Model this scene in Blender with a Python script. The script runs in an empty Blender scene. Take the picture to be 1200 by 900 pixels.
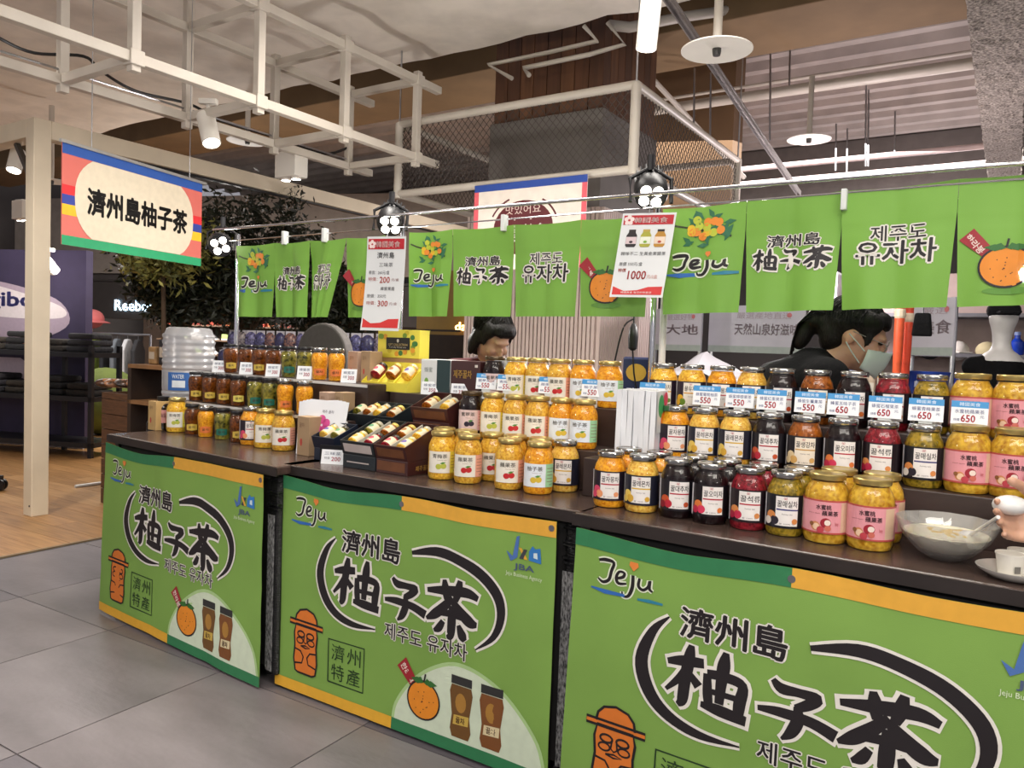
import bpy, bmesh, math, random
from mathutils import Vector, Matrix, noise
random.seed(7)
scene = bpy.context.scene
COL = scene.collection
PI = math.pi
R = math.radians

# ---------------------------------------------------------------- camera
FPX, PITCH, ROLL, EYE = 900.0, R(2.6), R(2.05), 1.236
FWD = Vector((0, math.cos(PITCH), -math.sin(PITCH)))
RIGHT = Vector((1, 0, 0))
UP = RIGHT.cross(FWD)
CX = RIGHT * math.cos(ROLL) + UP * math.sin(ROLL)
CY = -RIGHT * math.sin(ROLL) + UP * math.cos(ROLL)
CPOS = Vector((0, 0, EYE))
cd = bpy.data.cameras.new('camera')
cam = bpy.data.objects.new('camera', cd)
COL.objects.link(cam)
cd.sensor_width = 36.0
cd.lens = FPX / 1200 * 36.0
cd.clip_start, cd.clip_end = 0.05, 200
mw = Matrix.Identity(4)
for i, ax in enumerate((CX, CY, -FWD)):
    for j in range(3):
        mw[j][i] = ax[j]
mw.translation = CPOS
cam.matrix_world = mw
scene.camera = cam

scene.cycles.diffuse_bounces = 3
scene.cycles.glossy_bounces = 3
scene.cycles.max_bounces = 8
scene.cycles.transparent_max_bounces = 10
# ---------------------------------------------------------------- world, light, exposure
vs = scene.view_settings
vs.view_transform = 'Standard'
vs.look = 'None'
vs.gamma = 1.0
vs.use_curve_mapping = False
vs.exposure = 0.32
wd = bpy.data.worlds.new('world')
scene.world = wd
wd.use_nodes = True
bg = wd.node_tree.nodes['Background']
bg.inputs[0].default_value = (0.80, 0.78, 0.84, 1)
bg.inputs[1].default_value = 0.30

def area(name, loc, aim, sx, sy, power, col=(1, 0.95, 0.88), spread=170):
    l = bpy.data.lights.new(name, 'AREA')
    l.shape = 'RECTANGLE'
    l.size, l.size_y, l.energy, l.color = sx, sy, power, col
    l.spread = R(spread)
    o = bpy.data.objects.new(name, l)
    COL.objects.link(o)
    o.location = loc
    o.rotation_euler = (Vector(aim) - Vector(loc)).to_track_quat('-Z', 'Y').to_euler()
    return o

def spot(name, loc, aim, power, deg=60, blend=.6, col=(1, 0.94, 0.86), rad=.06, parent=None):
    l = bpy.data.lights.new(name, 'SPOT')
    l.energy, l.color, l.spot_size, l.spot_blend, l.shadow_soft_size = power, col, R(deg), blend, rad
    o = bpy.data.objects.new(name, l)
    COL.objects.link(o)
    o.location = loc
    o.rotation_euler = (Vector(aim) - Vector(loc)).to_track_quat('-Z', 'Y').to_euler()
    return o

# aisle lighting under the white soffit, and rows of ceiling lamps over the stall
area('aisle_ceiling_light', (-0.1, 0.30, 3.22), (0.2, 2.4, 0.6), 2.2, 1.0, 46)
area('aisle_ceiling_light', (1.3, -0.5, 3.22), (0.6, 2.0, 0.6), 1.6, 1.0, 32)
area('stall_ceiling_light', (0.9, 3.0, 3.15), (0.6, 2.5, 0.8), 1.6, 0.5, 34)
area('stall_ceiling_light', (-0.7, 3.3, 3.15), (-1.0, 3.3, 0.8), 1.6, 0.5, 26, spread=120)
spot('aisle_track_spot', (-2.3, 1.4, 3.2), (-1.5, 2.1, 0.0), 130, 44, .9, rad=.15)
spot('aisle_track_spot', (-3.0, 3.4, 3.2), (-2.5, 5.6, 0.0), 160, 75, .9, rad=.1)
area('shop_ceiling_light', (-5.0, 9.0, 3.4), (-5.0, 9.5, 0.5), 4, 2, 170)
area('hall_ceiling_light', (3.2, 8.5, 3.5), (3.2, 9.0, 0.5), 4, 2.5, 230, (1, .96, .93))

def lamp(name, loc, power, col=(1, .95, .9), rad=.15):
    l = bpy.data.lights.new(name, 'POINT')
    l.energy, l.color, l.shadow_soft_size = power, col, rad
    o = bpy.data.objects.new(name, l); COL.objects.link(o); o.location = loc
    return o
# fill lamps added out of sight, in the hall behind the curtains and across the aisle
lamp('hall_fill_lamp', (2.6, 6.3, 1.95), 80, (1, .88, .90))
lamp('hall_fill_lamp', (0.2, 7.6, 2.0), 45, (1, .92, .86))
lamp('hall_fill_lamp', (5.2, 9.6, 2.2), 110, (1, .90, .92))
lamp('hall_fill_lamp', (-3.2, 8.4, 2.0), 40)
lamp('aisle_fill_lamp', (-0.4, -1.0, 1.9), 70, rad=.05)  # unseen fill added behind the viewer to lift soffit and banners
lamp('aisle_fill_lamp', (1.9, -0.8, 1.9), 45, rad=.05)
lamp('aisle_fill_lamp', (-3.8, 1.6, 2.0), 45)

lamp('curtain_fill_lamp', (-0.55, 4.15, 1.56), 24, rad=.06)  # added fill hidden by the curtain, brightens soffit, truss and cage
lamp('curtain_fill_lamp', (1.0, 3.35, 1.58), 20, rad=.06)
# ---------------------------------------------------------------- projection helpers (photogrammetry of the place)
def ray(px, py):
    x, y = (px - 600) / FPX, -(py - 450) / FPX
    return CX * x + CY * y + FWD

def at(px, py, d):
    """world point seen at a picture point, standing d metres ahead of the viewer"""
    r = ray(px, py)
    return CPOS + r * (d / r.y)

def atz(px, py, z):
    r = ray(px, py)
    return CPOS + r * ((z - EYE) / r.z)

def proj(p):
    d = Vector(p) - CPOS
    k = d.dot(FWD)
    return 600 + FPX * d.dot(CX) / k, 450 - FPX * d.dot(CY) / k

class Frame:
    def __init__(s, o, ang):
        s.o, s.ang = Vector((o[0], o[1], 0)), ang
        s.u = Vector((math.cos(ang), math.sin(ang), 0))
        s.v = Vector((-math.sin(ang), math.cos(ang), 0))
    def p(s, u, v, z):
        return s.o + s.u * u + s.v * v + Vector((0, 0, z))
    def u_at(s, px, v, z):
        lo, hi = -3.0, 4.0
        for _ in range(50):
            m = (lo + hi) / 2
            if proj(s.p(m, v, z))[0] < px: lo = m
            else: hi = m
        return (lo + hi) / 2

F1 = Frame((-1.765, 3.380), R(-37.1))
F2 = Frame((-0.802, 2.723), R(-32.26))
F3 = Frame((0.191, 2.072), R(-34.6))
GA = R(-33.0)                       # the building's own grid
G = Frame((0, 0), GA)

# ---------------------------------------------------------------- materials
def lin(c):
    if isinstance(c, str):
        c = tuple(int(c[i:i + 2], 16) / 255 for i in (0, 2, 4))
    return tuple(((x / 12.92) if x <= 0.04045 else ((x + 0.055) / 1.055) ** 2.4) for x in c)

MATS = {}
def mat(name, col, rough=0.5, metal=0.0, var=0.10, scale=8.0, bump=0.0, bscale=40.0, coat=0.0, emit=0.0, stretch=None, col2=None, sss=0.0, detail=4, spec=0.5):
    if name in MATS: return MATS[name]
    m = bpy.data.materials.new(name)
    m.use_nodes = True
    nt = m.node_tree
    b = nt.nodes['Principled BSDF']
    b.inputs['Roughness'].default_value = rough
    b.inputs['Metallic'].default_value = metal
    b.inputs['Coat Weight'].default_value = coat
    b.inputs['Specular IOR Level'].default_value = spec
    b.inputs['Coat Roughness'].default_value = 0.08
    c = lin(col)
    c2 = lin(col2) if col2 else tuple(x * (1 - var) for x in c)
    if not col2: c = tuple(min(1, x * (1 + var * .5)) for x in c)
    tc = nt.nodes.new('ShaderNodeTexCoord')
    mp = nt.nodes.new('ShaderNodeMapping')
    nt.links.new(tc.outputs['Object'], mp.inputs['Vector'])
    if stretch: mp.inputs['Scale'].default_value = stretch
    n = nt.nodes.new('ShaderNodeTexNoise')
    n.inputs['Scale'].default_value = scale
    n.inputs['Detail'].default_value = detail
    nt.links.new(mp.outputs[0], n.inputs['Vector'])
    r = nt.nodes.new('ShaderNodeValToRGB')
    r.color_ramp.elements[0].position, r.color_ramp.elements[1].position = 0.35, 0.65
    r.color_ramp.elements[0].color = (*c2, 1)
    r.color_ramp.elements[1].color = (*c, 1)
    nt.links.new(n.outputs['Fac'], r.inputs['Fac'])
    nt.links.new(r.outputs['Color'], b.inputs['Base Color'])
    if emit:
        nt.links.new(r.outputs['Color'], b.inputs['Emission Color'])
        b.inputs['Emission Strength'].default_value = emit
    if sss:
        b.inputs['Subsurface Weight'].default_value = sss
        b.inputs['Subsurface Radius'].default_value = (0.02, 0.01, 0.004)
    if bump:
        n2 = nt.nodes.new('ShaderNodeTexNoise')
        n2.inputs['Scale'].default_value = bscale
        nt.links.new(mp.outputs[0], n2.inputs['Vector'])
        bp = nt.nodes.new('ShaderNodeBump')
        bp.inputs['Strength'].default_value = bump
        bp.inputs['Distance'].default_value = 0.02
        nt.links.new(n2.outputs['Fac'], bp.inputs['Height'])
        nt.links.new(bp.outputs['Normal'], b.inputs['Normal'])
    MATS[name] = m
    return m

def glassy(name, col=(1, 1, 1), gloss=0.12, tint=0.92, rough=0.03, body=0.0, bodycol=(1, 1, 1)):
    """clear sheet: mostly see-through with a glossy skin and a little milky body"""
    if name in MATS: return MATS[name]
    m = bpy.data.materials.new(name)
    m.use_nodes = True
    nt = m.node_tree
    nt.nodes.clear()
    out = nt.nodes.new('ShaderNodeOutputMaterial')
    tr = nt.nodes.new('ShaderNodeBsdfTransparent')
    tr.inputs[0].default_value = (col[0] * tint, col[1] * tint, col[2] * tint, 1)
    gl = nt.nodes.new('ShaderNodeBsdfGlossy')
    gl.inputs['Roughness'].default_value = rough
    lw = nt.nodes.new('ShaderNodeLayerWeight')
    lw.inputs['Blend'].default_value = 0.35
    mr = nt.nodes.new('ShaderNodeMapRange')
    mr.inputs['To Min'].default_value = gloss * 0.4
    mr.inputs['To Max'].default_value = min(1, gloss * 4)
    nt.links.new(lw.outputs['Facing'], mr.inputs['Value'])
    mx = nt.nodes.new('ShaderNodeMixShader')
    nt.links.new(mr.outputs[0], mx.inputs[0])
    src = tr
    if body:
        df = nt.nodes.new('ShaderNodeBsdfDiffuse')
        df.inputs[0].default_value = (*bodycol, 1)
        mb = nt.nodes.new('ShaderNodeMixShader')
        mb.inputs[0].default_value = body
        nt.links.new(tr.outputs[0], mb.inputs[1])
        nt.links.new(df.outputs[0], mb.inputs[2])
        src = mb
    nt.links.new(src.outputs[0], mx.inputs[1])
    nt.links.new(gl.outputs[0], mx.inputs[2])
    nt.links.new(mx.outputs[0], out.inputs[0])
    MATS[name] = m
    return m

def chunky(name, a, b, scale=120, sss=0.25, rough=0.35):
    """fruit preserve: peel shreds and syrup mixed, from voronoi cells and noise"""
    if name in MATS: return MATS[name]
    m = bpy.data.materials.new(name)
    m.use_nodes = True
    nt = m.node_tree
    bs = nt.nodes['Principled BSDF']
    bs.inputs['Roughness'].default_value = rough
    bs.inputs['Specular IOR Level'].default_value = .2
    tc = nt.nodes.new('ShaderNodeTexCoord')
    oi = nt.nodes.new('ShaderNodeObjectInfo')
    ad = nt.nodes.new('ShaderNodeVectorMath'); ad.operation = 'ADD'
    nt.links.new(tc.outputs['Object'], ad.inputs[0])
    nt.links.new(oi.outputs['Random'], ad.inputs[1])
    n = nt.nodes.new('ShaderNodeTexNoise'); n.inputs['Scale'].default_value = scale * .5; n.inputs['Detail'].default_value = 3
    n.inputs['Distortion'].default_value = 1.2
    v = nt.nodes.new('ShaderNodeTexVoronoi'); v.inputs['Scale'].default_value = scale
    nt.links.new(ad.outputs[0], n.inputs['Vector']); nt.links.new(ad.outputs[0], v.inputs['Vector'])
    mt = nt.nodes.new('ShaderNodeMath'); mt.operation = 'MULTIPLY_ADD'
    mt.inputs[1].default_value = 0.45
    nt.links.new(v.outputs['Distance'], mt.inputs[0]); nt.links.new(n.outputs['Fac'], mt.inputs[2])
    r = nt.nodes.new('ShaderNodeValToRGB')
    r.color_ramp.elements[0].position, r.color_ramp.elements[1].position = 0.45, 0.95
    r.color_ramp.elements[0].color = (*lin(a), 1); r.color_ramp.elements[1].color = (*lin(b), 1)
    nt.links.new(mt.outputs[0], r.inputs[0]); nt.links.new(r.outputs[0], bs.inputs['Base Color'])
    bs.inputs['Subsurface Weight'].default_value = sss
    bs.inputs['Subsurface Radius'].default_value = (0.02, 0.012, 0.004)
    MATS[name] = m
    return m

# ---------------------------------------------------------------- mesh helpers
class MB:
    def __init__(s): s.v, s.f = [], []
    def add(s, vs_, fs):
        k = len(s.v)
        s.v += [tuple(p) for p in vs_]
        s.f += [tuple(i + k for i in f) for f in fs]
        return s
    def box(s, x0, x1, y0, y1, z0, z1, M=None):
        v = [(x, y, z) for z in (z0, z1) for (x, y) in ((x0, y0), (x1, y0), (x1, y1), (x0, y1))]
        if M: v = [M @ Vector(p) for p in v]
        return s.add(v, [(3, 2, 1, 0), (4, 5, 6, 7), (0, 1, 5, 4), (1, 2, 6, 5), (2, 3, 7, 6), (3, 0, 4, 7)])
    def tube(s, p0, p1, r, n=12, r1=None):
        return s.path([p0, p1], r, n, r1)
    def path(s, pts, r, n=10, r1=None):
        pts = [Vector(p) for p in pts]
        k = len(s.v); ring = []
        N = len(pts)
        for i, p in enumerate(pts):
            d = (pts[min(i + 1, N - 1)] - pts[max(i - 1, 0)]).normalized()
            a = Vector((0, 0, 1)) if abs(d.z) < .9 else Vector((1, 0, 0))
            x = d.cross(a).normalized(); y = d.cross(x)
            rr = r if r1 is None else r + (r1 - r) * i / (N - 1)
            for j in range(n):
                t = 2 * PI * j / n
                s.v.append(tuple(p + x * rr * math.cos(t) + y * rr * math.sin(t)))
        for i in range(N - 1):
            for j in range(n):
                a, b = k + i * n + j, k + i * n + (j + 1) % n
                s.f.append((a, b, b + n, a + n))
        s.f.append(tuple(k + j for j in reversed(range(n))))
        s.f.append(tuple(k + (N - 1) * n + j for j in range(n)))
        return s
    def bar(s, p0, p1, w, h, upv=(0, 0, 1)):
        """rectangular bar from p0 to p1"""
        p0, p1 = Vector(p0), Vector(p1)
        d = (p1 - p0).normalized(); a = Vector(upv)
        if abs(d.dot(a)) > .95: a = G.v
        x = d.cross(a).normalized(); y = x.cross(d)
        v = []
        for p in (p0, p1):
            for sx, sy in ((-1, -1), (1, -1), (1, 1), (-1, 1)):
                v.append(p + x * (w / 2 * sx) + y * (h / 2 * sy))
        return s.add(v, [(3, 2, 1, 0), (4, 5, 6, 7), (0, 1, 5, 4), (1, 2, 6, 5), (2, 3, 7, 6), (3, 0, 4, 7)])
    def lathe(s, prof, n=24, c=(0, 0, 0), close=True, a0=0, a1=2 * PI):
        k = len(s.v); full = abs(a1 - a0 - 2 * PI) < 1e-6
        m = n if full else n + 1
        for r, z in prof:
            for j in range(m):
                t = a0 + (a1 - a0) * j / n
                s.v.append((c[0] + r * math.cos(t), c[1] + r * math.sin(t), c[2] + z))
        for i in range(len(prof) - 1):
            for j in range(n):
                a, b = k + i * m + j, k + i * m + (j + 1) % m
                s.f.append((a, b, b + m, a + m))
        if close and full:
            s.f.append(tuple(k + j for j in reversed(range(m))))
            s.f.append(tuple(k + (len(prof) - 1) * m + j for j in range(m)))
        return s
    def ell(s, c, r, n=16, m=10, M=None):
        c = Vector(c)
        vs_ = []; fs = []
        for i in range(m + 1):
            th = PI * i / m
            for j in range(n):
                t = 2 * PI * j / n
                p = Vector((r[0] * math.sin(th) * math.cos(t), r[1] * math.sin(th) * math.sin(t), r[2] * math.cos(th)))
                if M: p = M @ p
                vs_.append(c + p)
        for i in range(m):
            for j in range(n):
                a, b = i * n + j, i * n + (j + 1) % n
                fs.append((a, a + n, b + n, b))
        return s.add(vs_, fs)
    def mesh(s, name):
        me = bpy.data.meshes.new(name)
        me.from_pydata(s.v, [], s.f)
        me.validate()
        me.update()
        return me
    def build(s, name, m, parent=None, loc=None, rz=None, smooth=False, bev=0.0, kind=None, label=None):
        return obj(name, s.mesh(name), m, parent, loc, rz, smooth, bev, kind, label)

def obj(name, me, m, parent=None, loc=None, rz=None, smooth=False, bev=0.0, kind=None, label=None):
    if m is not None and not me.materials: me.materials.append(m)
    if smooth and me.polygons:
        me.polygons.foreach_set('use_smooth', [True] * len(me.polygons))
        try: me.set_sharp_from_angle(angle=R(40))
        except Exception: pass
    o = bpy.data.objects.new(name, me)
    COL.objects.link(o)
    if parent: o.parent = parent
    if loc is not None: o.location = loc
    if rz is not None: o.rotation_euler = (0, 0, rz)
    if bev:
        md = o.modifiers.new('bevel', 'BEVEL'); md.width = bev; md.segments = 2; md.limit_method = 'ANGLE'
    if kind: o['kind'] = kind
    if label: o['label'] = label
    return o

def tag(o, label=None, cat=None, group=None, kind=None):
    if label: o['label'] = label
    if cat: o['category'] = cat
    if group: o['group'] = group
    if kind: o['kind'] = kind
    return o

def thing(name, loc, rz=0.0, label=None, cat=None, group=None):
    o = bpy.data.objects.new(name, None)
    o.empty_display_size = 0.05
    COL.objects.link(o)
    o.location = loc
    o.rotation_euler = (0, 0, rz)
    return tag(o, label, cat, group)

# flat prints ----------------------------------------------------
TC = {}
def glyphs(body, off=0.0, res=2):
    """triangulated lettering in a unit box (x, z)"""
    k = (body, off, res)
    if k in TC: return TC[k]
    c = bpy.data.curves.new('lettering', 'FONT')
    c.body = body
    c.offset = off
    c.resolution_u = res
    o = bpy.data.objects.new('lettering', c)
    COL.objects.link(o)
    bpy.context.view_layer.update()
    dg = bpy.context.evaluated_depsgraph_get()
    me = bpy.data.meshes.new_from_object(o.evaluated_get(dg))
    v = [(p.co.x, p.co.y) for p in me.vertices]
    f = [tuple(p.vertices) for p in me.polygons]
    bpy.data.objects.remove(o); bpy.data.curves.remove(c); bpy.data.meshes.remove(me)
    x0 = min(p[0] for p in v); x1 = max(p[0] for p in v); y0 = min(p[1] for p in v); y1 = max(p[1] for p in v)
    TC[k] = (v, f, (x0, x1, y0, y1))
    return TC[k]

def fit(body, x0, x1, z0, z1, off=0.0, grow=0.0, skew=0.0, res=2):
    """lettering fitted to a box; grow fattens the stroke for an outline around the same box"""
    v, f, bb = glyphs(body, 0.0, res)
    k = off + grow
    if k > 0:                                   # heavier stroke: the same glyph laid down several times around itself
        n = 4 if k < .03 else 8
        V, Fc = [], []
        for i in range(n):
            a = 2 * PI * i / n + .4
            o_ = len(V); V += [(x + k * math.cos(a), y + k * math.sin(a)) for x, y in v]
            Fc += [tuple(q + o_ for q in t) for t in f]
        o_ = len(V); V += v; Fc += [tuple(q + o_ for q in t) for t in f]
        v, f = V, Fc
    sx = (x1 - x0) / (bb[1] - bb[0]); sz = (z1 - z0) / (bb[3] - bb[2])
    out = []
    for x, y in v:
        X = x0 + (x - bb[0]) * sx; Z = z0 + (y - bb[2]) * sz
        out.append((X + skew * (Z - z0), Z))
    return out, f

def poly(pts, sub=0.06):
    bm = bmesh.new()
    vs_ = [bm.verts.new((p[0], p[1], 0)) for p in pts]
    bm.faces.new(vs_)
    bmesh.ops.triangulate(bm, faces=bm.faces[:])
    for _ in range(4):
        es = [e for e in bm.edges if e.calc_length() > sub]
        if not es: break
        bmesh.ops.subdivide_edges(bm, edges=es, cuts=1)
        bmesh.ops.triangulate(bm, faces=bm.faces[:])
    bm.verts.index_update()
    v = [(p.co.x, p.co.y) for p in bm.verts]
    f = [tuple(q.index for q in fc.verts) for fc in bm.faces]
    if bm.faces and sum(fc.normal.z for fc in bm.faces) < 0: f = [tuple(reversed(q)) for q in f]
    bm.free()
    return v, f

def circle(cx, cz, rx, rz=None, n=24, a0=0, a1=2 * PI):
    rz = rz or rx
    full = abs(a1 - a0 - 2 * PI) < 1e-6
    return [(cx + rx * math.cos(a0 + (a1 - a0) * i / (n if full else n - 1)), cz + rz * math.sin(a0 + (a1 - a0) * i / (n if full else n - 1))) for i in range(n)]

def rect(x0, x1, z0, z1): return [(x0, z0), (x1, z0), (x1, z1), (x0, z1)]

def stroke(pts, w, closed=False):
    """brush line: w is one width or a list"""
    n = len(pts); L = []; Rr = []
    for i, p in enumerate(pts):
        a = pts[(i - 1) % n] if (closed or i) else p
        b = pts[(i + 1) % n] if (closed or i < n - 1) else p
        dx, dz = b[0] - a[0], b[1] - a[1]; l = math.hypot(dx, dz) or 1
        ww = (w[i] if isinstance(w, (list, tuple)) else w) / 2
        L.append((p[0] - dz / l * ww, p[1] + dx / l * ww)); Rr.append((p[0] + dz / l * ww, p[1] - dx / l * ww))
    v = L + Rr; f = []
    for i in range(n if closed else n - 1):
        j = (i + 1) % n
        f.append((i, n + i, n + j, j))
    return v, f

def smooth_pts(pts, k=6):
    out = []
    n = len(pts)
    for i in range(n - 1):
        p0, p1, p2, p3 = pts[max(i - 1, 0)], pts[i], pts[i + 1], pts[min(i + 2, n - 1)]
        for j in range(k):
            t = j / k
            out.append(tuple(0.5 * (2 * p1[c] + (p2[c] - p0[c]) * t + (2 * p0[c] - 5 * p1[c] + 4 * p2[c] - p3[c]) * t * t + (3 * p1[c] - p0[c] - 3 * p2[c] + p3[c]) * t ** 3) for c in range(len(p1))))
    out.append(tuple(pts[-1]))
    return out

def merge(*shapes):
    v, f = [], []
    for a, b in shapes:
        k = len(v); v += list(a); f += [tuple(i + k for i in q) for q in b]
    return v, f

def flat(off=0.0):
    return lambda x, z, o: (x, -o - off, z)

def cyl_surf(r):
    return lambda x, z, o: ((r + o) * math.sin(x / r), -(r + o) * math.cos(x / r), z)

PRN = {}
def ink(col, rough=.55):
    k = 'ink_' + col + ('' if rough == .55 else str(rough))
    return mat(k, col, rough, var=0.05, scale=30)

def pr(name, shape, surf, layer, m, parent, share=None, label=None):
    """one printed piece lying on a surface, layer = its order above it"""
    if share and share in PRN:
        me = PRN[share]
    else:
        v, f = shape
        mb = MB().add([surf(x, z, layer) for x, z in v], f)
        me = mb.mesh(name)
        if share: PRN[share] = me
    if isinstance(m, str): m = ink(m)
    return obj(name, me, m, parent, label=label)

ORD = ['first', 'second', 'third', 'fourth', 'fifth', 'sixth', 'seventh', 'eighth', 'ninth', 'tenth', 'eleventh', 'twelfth', 'thirteenth', 'fourteenth', 'fifteenth', 'sixteenth', 'seventeenth', 'eighteenth']
# ================================================================ THE SETTING
white_paint = mat('white_painted_steel', 'c6bdb1', .45, var=.06, scale=6, bump=.04)
dark_void = mat('dark_void', '2a2420', .9, var=.2, scale=2)
tan_paint = mat('tan_painted_board', '7d6446', .8, var=.12, scale=3)
chrome = mat('chrome', 'd8d8dc', .18, 1.0, var=.05)
steel = mat('brushed_steel', 'b4b4b8', .32, 1.0, var=.08)
black_metal = mat('black_metal', '17161a', .42, var=.2)
black_plastic = mat('black_plastic', '121214', .35, var=.2)
tile_m = []
for i, c in enumerate(('716b70', '787275', '6a656b', '7d7679')):
    tile_m.append(mat('floor_tile_%d' % i, c, .40, var=.30, scale=1.6, bump=.05, bscale=25, stretch=(1, 2.5, 1), detail=7))
grout = mat('grout', '4c4848', .9)

# stone tile floor -------------------------------------------------
NDIR, WDIR = Vector((.857, -.515, 0)), Vector((.515, .857, 0))
TA = math.atan2(-.515, .857)
TF = Frame((0, 0), TA)
fl = MB().box(-4.50, 7.5, -3.5, 15, -.12, -.004).build('floor', grout, None, (0, 0, 0), TA)
tag(fl, 'grey stone tile floor of the aisle and hall', None, None, 'structure')
T = .705
tb = MB().box(.0025, T - .0025, .0025, T - .0025, -.02, 0).mesh('tile')
tms = []
for mm in tile_m:
    t2 = tb.copy(); t2.materials.append(mm); tms.append(t2)
n0, w0 = -4.455, 1.155 - T * 6
cnt = 0
for i in range(16):
    for j in range(21):
        nn, ww = n0 + i * T, w0 + j * T
        c = TF.p(nn + T / 2, ww + T / 2, 0)
        if c.y < -1.2 or (i > 11 and c.y > 8): continue
        o = obj('tile', random.choice(tms), None, fl, (nn, ww, 0))
        o.rotation_euler = (0, 0, 0)
        cnt += 1
# timber floor of the neighbouring shop ------------------------------
wf = MB().box(-16.5, -4.50, -1, 17, -.12, -.006).build('floor_wood', mat('plank_gap', '6b4a2a', .8), None, (0, 0, 0), TA)
tag(wf, 'light oak plank floor of the neighbouring shop', None, None, 'structure')
pl_m = [mat('oak_%d' % i, c, .34, var=.22, scale=3, stretch=(1.2, 14, 1), detail=6, col2=c2) for i, (c, c2) in enumerate((('b98b58', '9c7144'), ('ad8150', '8f683e'), ('c29764', 'a87c4e')))]
pb = MB().box(.001, 1.499, .001, .159, -.02, 0).mesh('plank')
pms = []
for mm in pl_m:
    t2 = pb.copy(); t2.materials.append(mm); pms.append(t2)
for j in range(60):
    x = -4.50 - 1.5 - (.5 * ((j * 7) % 3))
    k = 0
    w = .6 + j * .16
    while x > -10.6 and k < 5:
        o = obj('plank', random.choice(pms), None, wf, (x, w, 0))
        x -= 1.5; k += 1
    if j % 3: obj('plank', MB().box(.001, .5 * ((j * 7) % 3) - .001, .001, .159, -.02, 0).mesh('plank'), random.choice(pl_m), wf, (-4.5 - .5 * ((j * 7) % 3), w, 0))
MB().box(-4.512, -4.488, -1, 15, -.02, .003).build('threshold_strip', mat('threshold', '8a7456', .4, .3), wf)

# white insulated soffit -----------------------------------------------
def soffit():
    bm = MB(); nx, ny = 90, 60
    X0, X1, Y0, Y1 = -9.0, 9.0, -4.0, 4.33
    vs_, fs = [], []
    for j in range(ny + 1):
        for i in range(nx + 1):
            x = X0 + (X1 - X0) * i / nx; y = Y0 + (Y1 - Y0) * j / ny
            z = 3.30 + .022 * noise.noise(Vector((x * 1.3, y * 1.3, 0))) + .02 * noise.noise(Vector((x * 4, y * 4, 3)))
            q = abs((x * .9) % 1 - .5) * 2; q2 = abs((y * 1.1) % 1 - .5) * 2
            z += .02 * (q > .9) + .02 * (q2 > .9)
            yy = y + (.07 * noise.noise(Vector((x * 1.7, 5, 0))) if j == ny else 0)
            vs_.append((x, yy, z))
    for j in range(ny):
        for i in range(nx):
            a = j * (nx + 1) + i
            fs.append((a, a + nx + 1, a + nx + 2, a + 1))
    k = len(vs_)
    for i in range(nx + 1):
        p = vs_[ny * (nx + 1) + i]; vs_.append((p[0], p[1], 3.42))
    for i in range(nx):
        a = ny * (nx + 1) + i
        fs.append((a, k + i, k + i + 1, a + 1))
    bm.add(vs_, fs)
    bm.box(X0, X1, Y0, Y1 - .05, 3.40, 3.46)
    return bm
so = soffit().build('ceiling', mat('white_insulation_wrap', 'e6ddd2', .75, var=.10, scale=5, bump=.5, bscale=3), None, (0, 0, 0), GA, smooth=True)
tag(so, 'wrinkled white insulation-wrapped ceiling over the aisle', None, None, 'structure')

# corrugated deck above the hall
def deck():
    b = MB(); prof = []
    y = 3.6; k = 0
    while y < 17:
        prof += [(y, 4.45), (y + .16, 4.45), (y + .21, 4.30), (y + .33, 4.30)]; y += .38
    vs_, fs = [], []
    for (py, pz) in prof:
        for x in (-14, 12): vs_.append((x, py, pz))
    for i in range(len(prof) - 1): fs.append((2 * i, 2 * i + 2, 2 * i + 3, 2 * i + 1))
    b.add(vs_, fs)
    b.box(-14, 12, 3.6, 17, 4.46, 4.5)
    return b
dk = deck().build('ceiling_deck', mat('pale_roof_deck', 'b9aea8', .7, var=.15, scale=3), None, (0, 0, 0), GA)
tag(dk, 'pale corrugated steel roof deck above the hall', None, None, 'structure')
b1 = MB().box(-14, 12, 5.4, 6.15, 3.6, 4.44).build('trim_1', tan_paint, None, (0, 0, 0), GA, bev=.01)
tag(b1, 'tan boxed ceiling beam running across above the stall', None, None, 'structure')
vb = MB().box(-14, 12, 4.5, 5.38, 4.0, 4.2).build('trim_2', dark_void, None, (0, 0, 0), GA)  # shade of the open void put into the colour of this slab
tag(vb, 'dark slab painted as the unlit void above the ceiling gap', None, None, 'structure')
b3 = MB().box(-14, 12, 11.6, 12.1, 3.5, 4.3).build('trim_3', mat('grey_beam', '6d6662', .8), None, (0, 0, 0), GA)
tag(b3, 'grey far ceiling beam beyond the pipes', None, None, 'structure')
# rough fireproofed beam at the right
def rough_beam():
    b = MB(); n, m = 60, 24
    p0 = G.o; vs_, fs = [], []
    pts = [(-.14, .30), (-.14, 0), (.14, 0), (.14, .30)]
    ring = []
    for k in range(3):
        a, c = pts[k], pts[k + 1]
        for i in range(8): ring.append((a[0] + (c[0] - a[0]) * i / 8, a[1] + (c[1] - a[1]) * i / 8))
    ring.append(pts[3])
    for j in range(n * 2):
        w = 4.4 + 7.0 * j / (n * 2 - 1)
        for (x, z) in ring:
            d = .02 * noise.noise(Vector((x * 30, w * 14, z * 30)))
            vs_.append((x + d, w, z + d))
    L = len(ring)
    for j in range(n * 2 - 1):
        for i in range(L - 1):
            a = j * L + i
            fs.append((a, a + L, a + L + 1, a + 1))
    return b.add(vs_, fs)
pB = at(1172, 90, 5.2)
rbm = mat('sprayed_fireproofing', 'c9beb2', .95, scale=60, col2='6e6560', bump=.6, bscale=80)
guw = (pB.x * G.u.x + pB.y * G.u.y)
rb = rough_beam().build('trim_4', rbm, None, G.p(guw, 0, pB.z), GA)
tag(rb, 'speckled fireproofed steel beam at the upper right', None, None, 'structure')
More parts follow.
